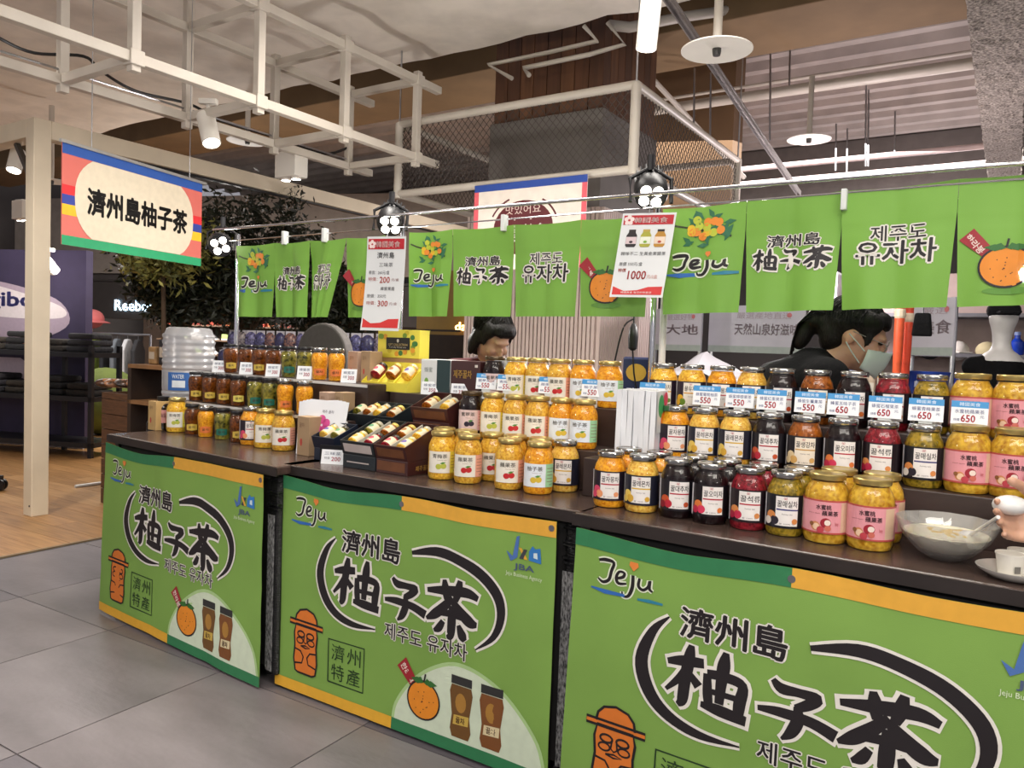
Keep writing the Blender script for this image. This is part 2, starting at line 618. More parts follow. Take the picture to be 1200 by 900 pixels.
# tan bulkhead behind the cage
bh = at(858, 180, 7.6); bu = bh.dot(G.u); bw = bh.dot(G.v)
b5 = MB().box(bu - 2.6, bu, bw, bw + .3, 2.55, 4.4).build('wall_back', mat('brown_painted_board', '6a5036', .85, var=.12, scale=3), None, (0, 0, 0), GA)
tag(b5, 'tan bulkhead wall hanging behind the wire cage', None, None, 'structure')
# far enclosing walls and back of the hall
lw = MB().box(-16.2, -16, -4, 17, 0, 4.4).build('wall_left', mat('far_wall', '5b5655', .9, var=.2, scale=1), None, (0, 0, 0), GA)
tag(lw, 'dim far left wall of the shopping hall', None, None, 'structure')
fw = MB().box(-16, 12, 16.5, 16.7, 0, 4.4).build('wall_far', mat('far_wall', '5b5655', .9, var=.2, scale=1), None, (0, 0, 0), GA)
tag(fw, 'dim far wall of the shopping hall', None, None, 'structure')

# ---------------------------------------------------------------- column in the cage
cp = at(700, 300, 5.2)
cu, cw = cp.dot(G.u), cp.dot(G.v)
col_ = thing('column', G.p(cu, cw, 0), GA, 'wood-clad square column with ribbed beige lower panels inside the wire cage', 'column')
col_['kind'] = 'structure'
grey_box = mat('grey_board', '6f6a66', .8, var=.08)
MB().box(-.92, 0, 0, .92, 2.2, 2.87).build('casing', grey_box, col_, bev=.004)
woods = [mat('brown_cladding_%d' % i, c, .6, var=.25, scale=4, stretch=(6, 6, .6)) for i, c in enumerate(('5c3a24', '523320', '664229'))]
for i in range(8):
    x = -.90 + i * .11
    MB().box(x + .003, x + .107, .02, .05, 2.87, 4.3).build('cladding_board', woods[i % 3], col_)
    MB().box(-.05, -.02, .02 + i * .11 + .003, .02 + i * .11 + .107, 2.87, 4.3).build('cladding_board', woods[(i + 1) % 3], col_)
MB().box(-.88, -.05, .05, .9, 2.87, 4.3).build('core', dark_void, col_)
rib = mat('ribbed_beige_panel', 'c4b0a8', .6, var=.06)
b = MB()
x = -1.05
while x < .03:
    b.box(x, x + .022, -.06, -.03, 0, 2.2); x += .032
y = -.04
while y < .95:
    b.box(.035, .06, y, y + .022, 0, 2.2); y += .032
b.build('rib_strips', rib, col_, kind='stuff')
MB().box(-1.05, .04, -.035, .95, 0, 2.2).build('lower_panel', mat('beige_backing', 'b09c92', .7), col_)

# ---------------------------------------------------------------- white pipe cage
pn = at(746, 95, 4.5)
ku, kw, kz = pn.dot(G.u), pn.dot(G.v), pn.z
cage = thing('wire_cage', G.p(ku, kw, 0), GA, 'white pipe frame with dark expanded-metal mesh hung around the column', 'cage')
zt, zb = kz - .02, 2.30
WL, DL = 1.80, 1.95
def pipe(name, a, b, r=.026): return MB().tube(a, b, r, 14).build(name, white_paint, cage, smooth=True)
for (a, b_) in (((0, 0), (-WL, 0)), ((0, 0), (0, DL)), ((-WL, 0), (-WL, DL)), ((0, DL), (-WL, DL))):
    pipe('rail', (*a, zt), (*b_, zt)); pipe('rail', (*a, zb), (*b_, zb))
for (x, y) in ((0, 0), (-WL, 0), (0, DL), (-WL, DL)): pipe('post', (x, y, zb - .03), (x, y, zt + .01), .03)
for (x, y) in ((0, 0), (-WL, 0), (0, DL)): MB().tube((x, y, zt), (x, y, 4.3), .006, 6).build('hanger_rod', steel, cage)
meshm = mat('dark_expanded_metal', '4a423d', .6, .4)
def expanded(L, Hh):
    b = MB(); s = .05; hh = .028; t = .0035
    k = -int(Hh / hh) - 1
    n = int(L / s) + 1
    m = int(Hh / hh)
    for i in range(n + 1):
        for j in range(m + 1):
            x, z = i * s + (s / 2 if j % 2 else 0), j * hh
            for dx in (-s / 2, s / 2):
                x1, z1 = x + dx, z + hh
                if x1 < 0 or x1 > L or z1 > Hh: continue
                b.add([(x, 0, z - t), (x1, 0, z1 - t), (x1, 0, z1 + t), (x, 0, z + t), (x, .004, z), (x1, .004, z1)], [(0, 1, 2, 3), (0, 4, 5, 1), (3, 2, 5, 4)])
    return b
o = expanded(WL, zt - zb).build('mesh_panel', meshm, cage, (-WL, 0, zb), 0, kind='stuff')
o = expanded(DL, zt - zb).build('mesh_panel', meshm, cage, (0, 0, zb), PI / 2, kind='stuff')
o = expanded(DL, zt - zb).build('mesh_panel', meshm, cage, (-WL, 0, zb), PI / 2, kind='stuff')

# banner tied to the cage
bx0 = G.u_at(531, kw - .04, zb); bx1 = G.u_at(689, kw - .04, zb)
sg = thing('hanging_banner', G.p(bx0, kw - .04, zb - .56), GA, 'white banner with blue top, pink edges and dark red emblem hung on the cage', 'banner')
Wb = bx1 - bx0; Hb = .55
S = flat()
MB().box(0, Wb, 0, .004, 0, Hb).build('sheet', mat('cream_vinyl', 'e9ddd2', .5), sg)
pr('edge_stripe', poly(rect(0, Wb, Hb - .045, Hb)), S, .001, '2b4a9c', sg)
pr('edge_stripe', poly(rect(0, .035, 0, Hb - .045)), S, .001, 'e0616c', sg)
pr('edge_stripe', poly(rect(Wb - .035, Wb, 0, Hb - .045)), S, .001, 'e0616c', sg)
cx = Wb * .46
pr('emblem', poly(circle(cx, .26, .22, .17, 32)), S, .001, '5b1c22', sg)
pr('emblem_arc', stroke(circle(cx, .25, .255, .21, 14, 2.0, 2.7), .012), S, .0012, '5b1c22', sg)
pr('emblem_arc', stroke(circle(cx, .25, .255, .21, 14, .3, 1.0), .012), S, .0012, '5b1c22', sg)
pr('lettering', fit('맛있어요', cx - .13, cx + .13, .345, .40), S, .002, 'd9c7bd', sg)
pr('lettering', fit('韓國美食', cx - .17, cx + .17, .17, .28, .02), S, .002, 'efe6dd', sg)
pr('lettering', poly(circle(cx - .06, .315, .008)), S, .002, 'd9c7bd', sg)
pr('lettering', poly(circle(cx + .06, .315, .008)), S, .002, 'd9c7bd', sg)

# ---------------------------------------------------------------- white portal frame at the shop border
pp = atz(42, 603, 0)
P0 = Vector((pp.x, pp.y, 0))
po = thing('portal_frame', P0, GA, 'white square-tube post and beams framing the shop entrance at far left', 'frame')
cream = mat('cream_painted_steel', 'ddd0b8', .5, var=.05, scale=5)
MB().box(-.055, .055, -.055, .055, 0, 2.64).build('post', cream, po, bev=.004)
MB().box(-.055, .055, .055, 6.2, 2.52, 2.64).build('beam', cream, po, bev=.004)
MB().box(-3.5, -.055, -.055, .055, 2.52, 2.64).build('beam', cream, po, bev=.004)
MB().box(-.02, .02, .3, 6.0, 2.505, 2.521).build('light_track', black_metal, po)
MB().bar((-.30, 0, 2.52), (-.06, 0, 2.22), .03, .03).build('brace', mat('dark_brace', '4b4540', .6), po)
MB().tube((.03, -.058, .07), (.03, -.054, .07), .007, 10).build('bolt', black_metal, po)

# ---------------------------------------------------------------- white box truss under the ceiling
A2 = at(303, 120, 4.1)
au, aw, az = A2.dot(G.u), A2.dot(G.v), A2.z
TH, TW = .50, .62
tr = thing('ceiling_truss', G.p(au, aw, 0), GA, 'white square-tube box truss hanging under the ceiling at upper left', 'truss')
def tparam(px):
    lo, hi = -3.5, 6
    for _ in range(40):
        m = (lo + hi) / 2
        if proj(G.p(au, aw + m, az))[0] < px: lo = m
        else: hi = m
    return lo
ks = [tparam(157), 0.0, tparam(403), tparam(487)]
step = ks[0]
ks = [ks[0] + step * .9] + ks
y0, y1 = ks[0] - 1.2, tparam(512)
for (x, z) in ((0, az), (0, az + TH), (-TW, az), (-TW, az + TH)):
    MB().box(x - .024, x + .024, y0, y1, z - .024, z + .024).build('chord', white_paint, tr, bev=.003)
for y in ks:
    for x in (0, -TW):
        MB().box(x - .022, x + .022, y - .022, y + .022, az - .06, az + TH + (.06 if y > 0 else .30)).build('upright', white_paint, tr, bev=.003)
    for z in (az, az + TH):
        MB().box(-TW + .03, -.03, y - .022, y + .022, z - .022 + .001, z + .022 + .001).build('cross_tube', white_paint, tr, bev=.003)
    for (x, z) in ((0, az), (0, az + TH)):
        MB().box(x - .034, x + .034, y - .034, y + .034, z - .034, z + .034).build('connector', white_paint, tr, bev=.004)
for i in range(len(ks) - 1):
    MB().tube((-TW, ks[i], az + .05), (-TW, ks[i + 1], az + .05), .006, 6).build('tension_rod', steel, tr)
# black cable slung along the truss
pts = smooth_pts([tuple(at(*q)) for q in ((-20, 30, 4.2), (0, 45, 4.25), (40, 62, 4.3), (98, 66, 4.4), (118, 83, 4.5), (160, 107, 4.7), (222, 122, 4.9), (260, 142, 5.0), (330, 163, 5.2), (380, 180, 5.4), (410, 172, 5.5))])
cb = MB().path(pts, .009, 8).build('power_cable', black_plastic, None, smooth=True)
tag(cb, 'black cable slung along the white ceiling truss', 'cable')
# ================================================================ CEILING SERVICES AND LAMPS
bulb = mat('lit_lamp', 'fff6e6', .4, var=0, emit=14)
bulb_soft = mat('lit_lamp_soft', 'fff1dc', .4, var=0, emit=5)
lamp_white = mat('lamp_white', 'e6e1d8', .4, var=.03)

def track_lamp(p, d, label, L=.17, r=.045):
    """white cylinder spotlight aimed along d, hung by a bracket"""
    d = Vector(d).normalized()
    o = thing('track_spotlight', p, 0, label, 'spotlight', 'white cylinder spotlights')
    q = Vector((0, 0, 1)).rotation_difference(d)
    def rot(b): b.v = [tuple(q @ Vector(v)) for v in b.v]; return b
    rot(MB().lathe([(r * .92, -L), (r, -L + .01), (r, 0), (r * .9, 0), (r * .85, -.02)], 20)).build('barrel', lamp_white, o, smooth=True)
    rot(MB().lathe([(0.001, -.006), (r * .86, -.006)], 20, close=False)).build('lamp_face', bulb, o)
    top = q @ Vector((0, 0, -L * .6))
    MB().bar((top.x, top.y, top.z), (top.x, top.y, top.z + .12), .02, .012).build('bracket', lamp_white, o)
    MB().box(top.x - .05, top.x + .05, top.y - .018, top.y + .018, top.z + .12, top.z + .15).build('driver_box', lamp_white, o, bev=.004)
    return o
track_lamp(at(248, 168, 4.3), (.36, -.35, -1), 'white cylinder spotlight lit on the truss above the hanging sign', .19, .05)
track_lamp(at(16, 200, 5.6), (.05, -.4, -1), 'white cylinder spotlight lit at the far left behind the post', .17, .05)
track_lamp(at(64, 318, 7.3), (.1, .8, -.6), 'small white spotlight washing the purple poster wall', .16, .05)
spot('poster_wall_spot', at(62, 300, 7.1), at(20, 360, 8.4), 60, 110, .8)
spot('poster_wall_spot', at(-10, 300, 7.1), at(-20, 360, 8.6), 60, 110, .8)
track_lamp(at(757, 58, 3.6), (-.06, .05, -1), 'white cylinder spotlight seen from below at the top of the picture', .26, .048)

def twin(p, label):
    o = thing('twin_downlight', p, GA, label, 'downlight', 'white twin downlights')
    MB().box(-.10, .10, -.055, .055, 0, .17).build('housing', lamp_white, o, bev=.004)
    for x in (-.05, .05):
        MB().lathe([(.034, -.004), (.034, .0), (.03, -.012)], 16, (x, 0, 0)).build('bezel', lamp_white, o)
        MB().lathe([(.001, -.0125), (.029, -.0125)], 16, (x, 0, 0), close=False).build('lamp_face', bulb, o)
twin(at(341, 209, 5.2), 'white twin downlight box under the truss right of the cylinder spotlight')
twin(at(27, 257, 7.2), 'white twin downlight box behind the portal post')

# black four-lens LED floodlights clipped along the curtain rail
def flood(p, aim, label):
    o = thing('led_floodlight', p, 0, label, 'floodlight', 'black four-lens floodlights')
    d = (Vector(aim) - Vector(p)).normalized()
    q = Vector((0, 0, -1)).rotation_difference(d)
    def rot(b): b.v = [tuple(q @ Vector(v)) for v in b.v]; return b
    rot(MB().lathe([(.030, .0), (.052, .0), (.056, .012), (.056, .050), (.050, .065), (.040, .070), (.040, .115), (.030, .130)], 24)).build('housing', black_metal, o, smooth=True)
    fr = MB()
    for i in range(8):
        a = PI * i / 8
        fr.box(-.052, .052, -.002, .002, .070, .118, Matrix.Rotation(a, 4, 'Z'))
    rot(fr).build('cooling_fins', black_metal, o)
    for x in (-.020, .020):
        for y in (-.020, .020):
            rot(MB().lathe([(.0165, .002), (.0165, -.003), (.010, -.006), (.001, -.007)], 14, (x, y, 0), close=False)).build('lens', bulb, o, smooth=True)
    rot(MB().lathe([(.028, .004), (.001, .004)], 16, close=False)).build('lens_plate', black_metal, o)
    MB().path([(-.066, 0, -.02), (-.068, .02, .06), (0, .03, .10), (.068, .02, .06), (.066, 0, -.02)], .007, 8).build('yoke', black_metal, o)
    MB().tube((0, .03, .09), (0, .03, .14), .012, 8).build('clamp', black_metal, o)
    return o
flood(at(763, 230, 2.52), (.30, .9, .2), 'black LED floodlight with four bright lenses above the right price poster')
flood(at(457, 264, 3.12), (-.5, 1.4, .2), 'black LED floodlight with four bright lenses above the left price poster')
flood(at(258, 288, 3.66), (-.4, 1.2, .9), 'black LED floodlight with four bright lenses in front of the leafy tree')

# round sprinkler collector discs
def disc(p, r, rod, label):
    o = thing('sprinkler_disc', p, 0, label, 'sprinkler disc', 'round white ceiling discs')
    MB().lathe([(.001, .012), (r * .3, .012), (r, 0), (r, -.006), (r * .9, -.003), (.001, .004)], 40, close=False).build('disc', lamp_white, o, smooth=True)
    MB().lathe([(.018, -.03), (.022, -.01), (.022, .02)], 12).build('sprinkler_head', mat('sprinkler_dark', '3c3a38', .4), o)
    MB().tube((0, 0, .01), (0, 0, rod), .022, 12).build('drop_pipe', white_paint, o, smooth=True)
    return o
disc(at(840, 58, 3.84), .172, .52, 'large round white disc on a drop pipe, upper right near the camera')
disc(at(948, 163, 6.3), .17, .5, 'smaller round white disc on a drop pipe beneath the corrugated deck')
disc(at(290, 165, 6.6), .17, .42, 'round white ceiling disc half hidden behind the truss')
disc(at(60, 212, 6.9), .15, .66, 'round white ceiling disc beside the portal post')

# pipes, conduits and the strut channel
def pipe_run(name, pts, r, m, label, n=12):
    o = MB().path(pts, r, n).build(name, m, None, smooth=True)
    return tag(o, label, 'pipe', 'ceiling pipes and conduits')
def gline(px, py, d, l0, l1):
    """run along the building grid through a point seen in the picture"""
    p = at(px, py, d)
    return [p + G.u * l0, p + G.u * l1]
pipe_run('ceiling_pipe', gline(1000, 95, 6.4, -2.4, 4), .045, white_paint, 'thick white pipe running under the corrugated deck at the upper right')
pipe_run('ceiling_pipe', gline(1000, 82, 6.9, -2.4, 4), .016, white_paint, 'thin white conduit just above the thick white ceiling pipe')
pipe_run('ceiling_pipe', gline(1000, 186, 8.4, -3, 5), .032, mat('pinkish_pipe', 'cfb9b6', .5), 'pinkish pipe low over the green curtain at right, upper one')
pipe_run('ceiling_pipe', gline(1000, 204, 8.8, -3, 5), .026, mat('pinkish_pipe', 'cfb9b6', .5), 'pinkish pipe low over the green curtain at right, lower one')
pipe_run('ceiling_pipe', [at(*q) for q in ((700, 28, 5.3), (738, 32, 5.3), (800, 20, 5.4), (870, 10, 5.6), (872, -8, 5.6))], .035, white_paint, 'short white pipe with an elbow behind the large disc')
pipe_run('ceiling_pipe', [at(*q) for q in ((684, 30, 5.0), (700, 48, 5.0), (640, 62, 5.2), (572, 76, 5.4), (600, 92, 5.2))], .014, white_paint, 'thin white bent pipe in the dark ceiling gap, left one')
pipe_run('ceiling_pipe', [at(*q) for q in ((712, 26, 5.0), (732, 52, 5.0), (690, 64, 5.1), (613, 80, 5.3), (620, 88, 5.2))], .016, white_paint, 'thin white bent pipe in the dark ceiling gap, right one')
pipe_run('ceiling_pipe', [at(766, 94, 6.4), at(872, 208, 7.2)], .022, white_paint, 'slim white pipe slanting down right of the cage')
ch = MB()
c0, c1 = at(778, -12, 3.9), at(936, 225, 6.9)
ch.bar(c0, c1, .042, .010); ch.bar(c0 + Vector((.017, 0, -.015)), c1 + Vector((.017, 0, -.015)), .008, .03); ch.bar(c0 + Vector((-.017, 0, -.015)), c1 + Vector((-.017, 0, -.015)), .008, .03)
o = ch.build('strut_channel', mat('galvanised', '9d9896', .45, .6), None)
tag(o, 'galvanised strut channel slanting down past the large disc', 'channel')
for i, (x, y0, y1, d) in enumerate(sorted(((903, 60, 165, 6.6), (926, 55, 100, 6.6), (1015, 100, 195, 7.5), (1018, 105, 195, 7.6), (1049, 130, 180, 8.0), (833, 85, 170, 6.2), (814, 80, 150, 6.2), (980, 145, 200, 8), (993, 150, 205, 8)))):
    o = MB().tube(at(x, y0, d), at(x - 1, y1, d), .008, 6).build('hanger_rod', steel, None)
    tag(o, 'thin threaded hanger rod below the corrugated deck, %s from left' % ORD[i], 'rod', 'threaded hanger rods under the deck')

# ---------------------------------------------------------------- hanging sign
sl0, sl1 = at(73, 170, 3.6), at(237, 212, 4.46)
dv = sl1 - sl0; Ws = math.hypot(dv.x, dv.y); sa = math.atan2(dv.y, dv.x)
zs1 = (sl0.z + sl1.z) / 2; Hs = 118 * 3.6 / 900
sg = thing('hanging_sign', (sl0.x, sl0.y, zs1 - Hs), sa, 'hanging sign with Chinese title on cream oval between pink, blue and green stripes', 'sign')
def srf(x, z, o): return (x, -o, z)
MB().box(0, Ws, 0, .005, 0, Hs).build('board', mat('sign_pink', 'd0695e', .5, var=.03), sg)
S = srf
pr('stripe', poly(rect(0, Ws, Hs - .05, Hs)), S, .001, '1f4f9f', sg)
pr('stripe', poly(rect(0, Ws, 0, .045)), S, .001, '1a9a64', sg)
e = .10 * Ws
for z0, z1, c in ((.235, .28, 'd8262c'), (.19, .235, '2b3c96'), (.14, .19, 'efb71c')):
    pr('stripe', poly(rect(0, .18, z0, z1)), S, .001, c, sg); pr('stripe', poly(rect(Ws - .18, Ws, z0, z1)), S, .001, c, sg)
ov = []
for x, z in circle(0, 0, 1, 1, 48):
    ov.append((Ws * .5 + Ws * .425 * (abs(x) ** .85) * (1 if x > 0 else -1), .232 + .25 * (abs(z) ** .8) * (1 if z > 0 else -1)))
ov = [(x, min(max(z, .046), Hs - .051)) for x, z in ov]
pr('oval', poly(ov, .3), S, .0016, 'd9ccb4', sg)
pr('lettering', fit('濟州島柚子茶', Ws * .155, Ws * .87, .165, .29, .038), S, .0024, '17130f', sg)
MB().box(-.01, Ws + .03, -.008, .008, Hs - .003, Hs + .012).build('top_rail', mat('aluminium', 'c9c9c6', .35, .8), sg)
for x in (.16, Ws - .1): MB().tube((x, 0, Hs), (x, 0, 3.25 - (zs1 - Hs)), .0025, 6).build('hanging_wire', steel, sg)
# ================================================================ THE STALL: COUNTERS AND BANNERS
top_wood = mat('dark_walnut_top', '4a3b35', .24, var=.3, scale=3, stretch=(1.5, 14, 6), detail=6, bump=.03)
top_edge = mat('dark_edge_band', '2b2422', .4, var=.2)
crate_dark = mat('dark_carcass', '1c1a1b', .7)
film_black = mat('black_stretch_film', '1a1a1c', .25, var=.5, scale=30, bump=.5, bscale=60, stretch=(1, 1, 6))
film_mesh = mat('grey_woven_mesh', 'a0a0a0', .5, scale=220, col2='2a2a2c', stretch=(1, 1, .35))
CW = [1.215, 1.205, 1.30]
CNAME = ['far left', 'middle', 'near right']
for k, (F, L) in enumerate(zip((F1, F2, F3), CW)):
    t = thing('display_counter', F.p(0, 0, 0), F.ang, '%s display counter with dark walnut top wrapped in black film' % CNAME[k], 'counter', 'walnut-topped display counters')
    MB().box(-.005, L, -.012, .68, .768, .80).build('tabletop', top_wood, t, bev=.006)
    MB().box(-.008, L + .002, -.0145, -.0105, .766, .797).build('edge_band', top_edge, t)
    MB().box(.03, L - .075, .03, .64, .06, .766).build('carcass', crate_dark, t)
    MB().box(.0, .03, .02, .66, .05, .766).build('side_panel', top_edge, t)
    b = MB().box(L - .075, L - .018, .015, .62, .045, .766)
    b.build('film_wrap', film_black, t, bev=.012)
    MB().box(L - .074, L - .040, .011, .0145, .06, .62).build('mesh_strip', film_mesh, t)
    for i, z in enumerate((.64, .655, .69, .70, .74)):
        MB().box(L - .077, L - .016, .010 - .002 * (i % 2), .03, z, z + .008).build('film_band', film_black, t, bev=.002)
    for x in (.1, L - .15):
        for y in (.1, .56): MB().tube((x, y, 0), (x, y, .06), .025, 12).build('foot', black_plastic, t)

green_cloth = mat('green_banner_cloth', '7ba24a', .62, var=.06, scale=4, bump=.06, bscale=500)
JETBLACK = '1b1519'
OUT = 'e6e2da'
def dol(S, parent, cx, z0, z1, share, lay=.002):
    """orange stone statue drawing: hat, brim, eyes, nose, mouth, hands, in dark outline"""
    h = z1 - z0; w = h * .50
    def P(l): return [(cx + a * w, z0 + c * h) for a, c in l]
    body = P([(-.42, .02), (-.3, 0), (.3, 0), (.44, .03), (.5, .2), (.46, .45), (.5, .62), (.44, .74), (-.44, .74), (-.5, .6), (-.46, .4), (-.5, .2)])
    hat = P([(-.48, .78), (-.44, .88), (-.3, .96), (0, 1.0), (.3, .96), (.44, .88), (.48, .78)])
    brim = P([(-.72, .73), (.72, .73), (.72, .80), (-.72, .80)])
    mm = merge(poly(body, .3), poly(hat, .3), poly(brim, .3))
    pr('statue_drawing', mm, S, lay, 'd9772a', parent, share and share + 'a')
    ln = [stroke(body, .007, True), stroke(hat, .007), stroke(brim, .007, True)]
    for sx in (-1, 1):
        ln.append(stroke([(cx + sx * .2 * w + a, z0 + .60 * h + c) for a, c in circle(0, 0, .15 * w, .045 * h, 14)], .006, True))
        ln.append(stroke([(cx + sx * .24 * w + a, z0 + .50 * h + c) for a, c in circle(0, 0, .14 * w, .045 * h, 14)], .005, True))
        ln.append(stroke(P([(sx * .48, .36), (sx * .2, .34), (sx * .08, .26), (sx * .14, .16), (sx * .46, .13)]), .006))
    ln.append(stroke(P([(-.05, .62), (-.08, .5), (0, .47), (.08, .5), (.05, .62)]), .005))
    ln.append(stroke(P([(-.2, .42), (0, .44), (.2, .42), (0, .40), (-.2, .42)]), .005))
    pr('statue_outline', merge(*ln), S, lay + .0007, JETBLACK, parent, share and share + 'b')

def tangerine(S, parent, cx, cz, r, share, lay=.002, rx=1.0):
    """tangerine with leaves, pores and a red flag"""
    fx = [(cx - 1.75 * r * rx, cz + 1.35 * r), (cx - 1.2 * r * rx, cz + 1.9 * r), (cx - .45 * r * rx, cz + .85 * r), (cx - .85 * r * rx, cz + .5 * r)]
    pr('flag_drawing', poly(fx, .3), S, lay - .0005, '9c1f2a', parent, share and share + 'f')
    tv, tf = fit('한라봉', 0, r * 1.05, 0, r * .36, .02)
    an = math.atan2(fx[2][1] - fx[1][1], fx[2][0] - fx[1][0])
    c0 = ((fx[0][0] * .86 + fx[1][0] * .14) + .12 * r, (fx[0][1] * .8 + fx[1][1] * .2) - .02 * r)
    tv = [(c0[0] + x * math.cos(an) - z * math.sin(an), c0[1] + x * math.sin(an) + z * math.cos(an)) for x, z in tv]
    pr('flag_lettering', (tv, tf), S, lay, 'e8d9cf', parent, share and share + 'g')
    pr('fruit_drawing', poly(circle(cx, cz, r * rx, r * .97, 28), .3), S, lay, 'e38a22', parent, share and share + 'o')
    ln = [stroke(circle(cx, cz, r * rx, r * .97, 32), .0055 if r > .04 else .004, True)]
    rnd = random.Random(3)
    for i in range(16):
        a, q = rnd.uniform(0, 6.28), rnd.uniform(.05, .75) * r
        ln.append((circle(cx + q * rx * math.cos(a), cz + q * math.sin(a), r * .03, None, 6), [(0, 1, 2, 3, 4, 5)]))
    ln.append(stroke([(cx, cz + r * .9), (cx + r * .08, cz + r * 1.35)], r * .1))
    pr('fruit_outline', merge(*ln), S, lay + .0006, JETBLACK, parent, share and share + 'p')
    lv = []
    for a, l in ((.15, .85), (.75, .5), (2.4, .55), (2.95, .85)):
        e = (cx + math.cos(a) * l * r * rx, cz + r * .88 + math.sin(a) * l * r * .5)
        m = ((cx + e[0]) / 2, (cz + r * .9 + e[1]) / 2)
        lv.append(poly([(cx, cz + r * .9), (m[0], m[1] - r * .17), e, (m[0], m[1] + r * .17)], .3))
    pr('leaf_drawing', merge(*lv), S, lay + .0012, '2f6a2c', parent, share and share + 'l')

def jeju_logo(S, parent, x0, x1, z0, z1, share, lay=.002):
    w, h = x1 - x0, z1 - z0
    sm_, bg_ = [], []
    for st in ([(.10, .93, .05), (.20, .98, .07), (.33, .95, .06), (.30, .70, .06), (.27, .46, .06), (.18, .36, .06), (.10, .44, .03)],
               [(.38, .54, .05), (.48, .62, .06), (.50, .74, .05), (.42, .74, .05), (.38, .56, .06), (.42, .42, .06), (.54, .46, .04)],
               [(.63, .74, .06), (.63, .40, .07), (.58, .14, .06), (.50, .10, .04), (.48, .22, .03)],
               [(.73, .70, .05), (.72, .48, .06), (.79, .40, .06), (.86, .52, .05), (.88, .70, .06), (.88, .48, .06), (.93, .40, .04)]):
        q = smooth_pts(st, 4)
        P_ = [(x0 + a * w * .92, z0 + b_ * h * 1.02) for a, b_, _ in q]
        sm_.append(stroke(P_, [c_ * w * .72 for _, _, c_ in q])); bg_.append(stroke(P_, [c_ * w * .72 + .04 * w for _, _, c_ in q]))
    pr('lettering_outline', merge(*bg_), S, lay - .0006, 'dfe6cf', parent, share and share + 'a')
    pr('lettering', merge(*sm_), S, lay, JETBLACK, parent, share and share + 'b')
    hc, hz, q = x0 + .585 * w, z0 + 1.0 * h, .13 * h
    ht = [(hc, hz - q), (hc + q, hz + .2 * q), (hc + .8 * q, hz + q), (hc, hz + .5 * q), (hc - .8 * q, hz + q), (hc - q, hz + .2 * q)]
    pr('heart_drawing', poly(ht, .3), S, lay + .0004, 'e2843c', parent, share and share + 'h')
    pr('underline', stroke([(x0, z0 + .16 * h), (x0 + .2 * w, z0 + .11 * h), (x0 + .48 * w, z0 + .12 * h)], [.02 * w, .06 * w, .04 * w]), S, lay, '2f67b4', parent, share and share + 'u')
    pr('underline', stroke([(x0 + .66 * w, z0 + .11 * h), (x0 + .82 * w, z0 + .13 * h), (x1, z0 + .12 * h)], [.03 * w, .05 * w, .03 * w]), S, lay, '2b7f9a', parent, share and share + 'v')

def brush(S, parent, body, x0, x1, z0, z1, share, off=.035, grow=.035, lay=.0026):
    pr('lettering_outline', fit(body, x0, x1, z0, z1, off, grow), S, lay - .0007, OUT, parent, share and share + 'w')
    pr('lettering', fit(body, x0, x1, z0, z1, off), S, lay, JETBLACK, parent, share and share + 'k')

BRUSH = {
    '柚': [[(.0, .66, .06), (.2, .72, .11), (.47, .76, .10)], [(.30, 1.0, .06), (.28, .8, .12), (.24, .4, .12), (.22, .1, .11), (.16, .0, .05)], [(.26, .62, .09), (.16, .42, .08), (.0, .20, .04)], [(.28, .56, .06), (.42, .38, .10)],
           [(.74, 1.02, .06), (.72, .8, .13), (.70, .5, .11), (.69, .2, .09)], [(.52, .62, .08), (.54, .3, .10), (.57, .08, .08)], [(.52, .62, .09), (.75, .64, .10), (.96, .58, .10), (.94, .3, .12), (.93, .10, .10)], [(.55, .36, .06), (.92, .36, .06)], [(.46, .12, .06), (.7, .10, .12), (1.03, .06, .10)]],
    '子': [[(.18, .98, .06), (.30, .86, .12), (.52, .86, .10), (.76, .84, .12), (.66, .70, .12), (.50, .58, .09)], [(.0, .42, .06), (.3, .45, .11), (.7, .42, .12), (1.02, .30, .14)], [(.52, .62, .08), (.54, .4, .13), (.46, .15, .12), (.34, .0, .03)]],
    '茶': [[(.0, .74, .06), (.4, .80, .12), (.8, .84, .12), (1.02, .78, .07)], [(.34, .98, .06), (.37, .82, .12), (.40, .64, .08)], [(.66, 1.02, .07), (.63, .84, .12), (.58, .66, .08)],
           [(.52, .70, .08), (.34, .50, .12), (.16, .34, .12), (.0, .24, .04)], [(.50, .66, .08), (.70, .48, .13), (.88, .36, .14), (1.02, .34, .06)], [(.26, .38, .06), (.5, .42, .09), (.78, .40, .08)], [(.52, .56, .09), (.52, .3, .13), (.50, .05, .11), (.42, .0, .04)], [(.34, .26, .07), (.26, .12, .10), (.16, .06, .04)], [(.66, .26, .06), (.74, .10, .13), (.80, .02, .07)]],
}
def brushwork(S, parent, ch, x0, x1, z0, z1, lay=.0026, rim=.10):
    w, h = x1 - x0, z1 - z0
    a_, b_ = [], []
    for st in BRUSH[ch]:
        q = smooth_pts(st, 5)
        P_ = [(x0 + p[0] * w, z0 + p[1] * h) for p in q]
        k = (w + h) / 2
        a_.append(stroke(P_, [p[2] * k * 1.38 for p in q])); b_.append(stroke([(2 * P_[0][0] - P_[1][0], 2 * P_[0][1] - P_[1][1])] + P_[1:-1] + [(2 * P_[-1][0] - P_[-2][0], 2 * P_[-1][1] - P_[-2][1])], [p[2] * k * 1.38 + rim * k for p in q]))
    pr('lettering_outline', merge(*b_), S, lay - .0007, OUT, parent)
    pr('lettering', merge(*a_), S, lay, JETBLACK, parent)

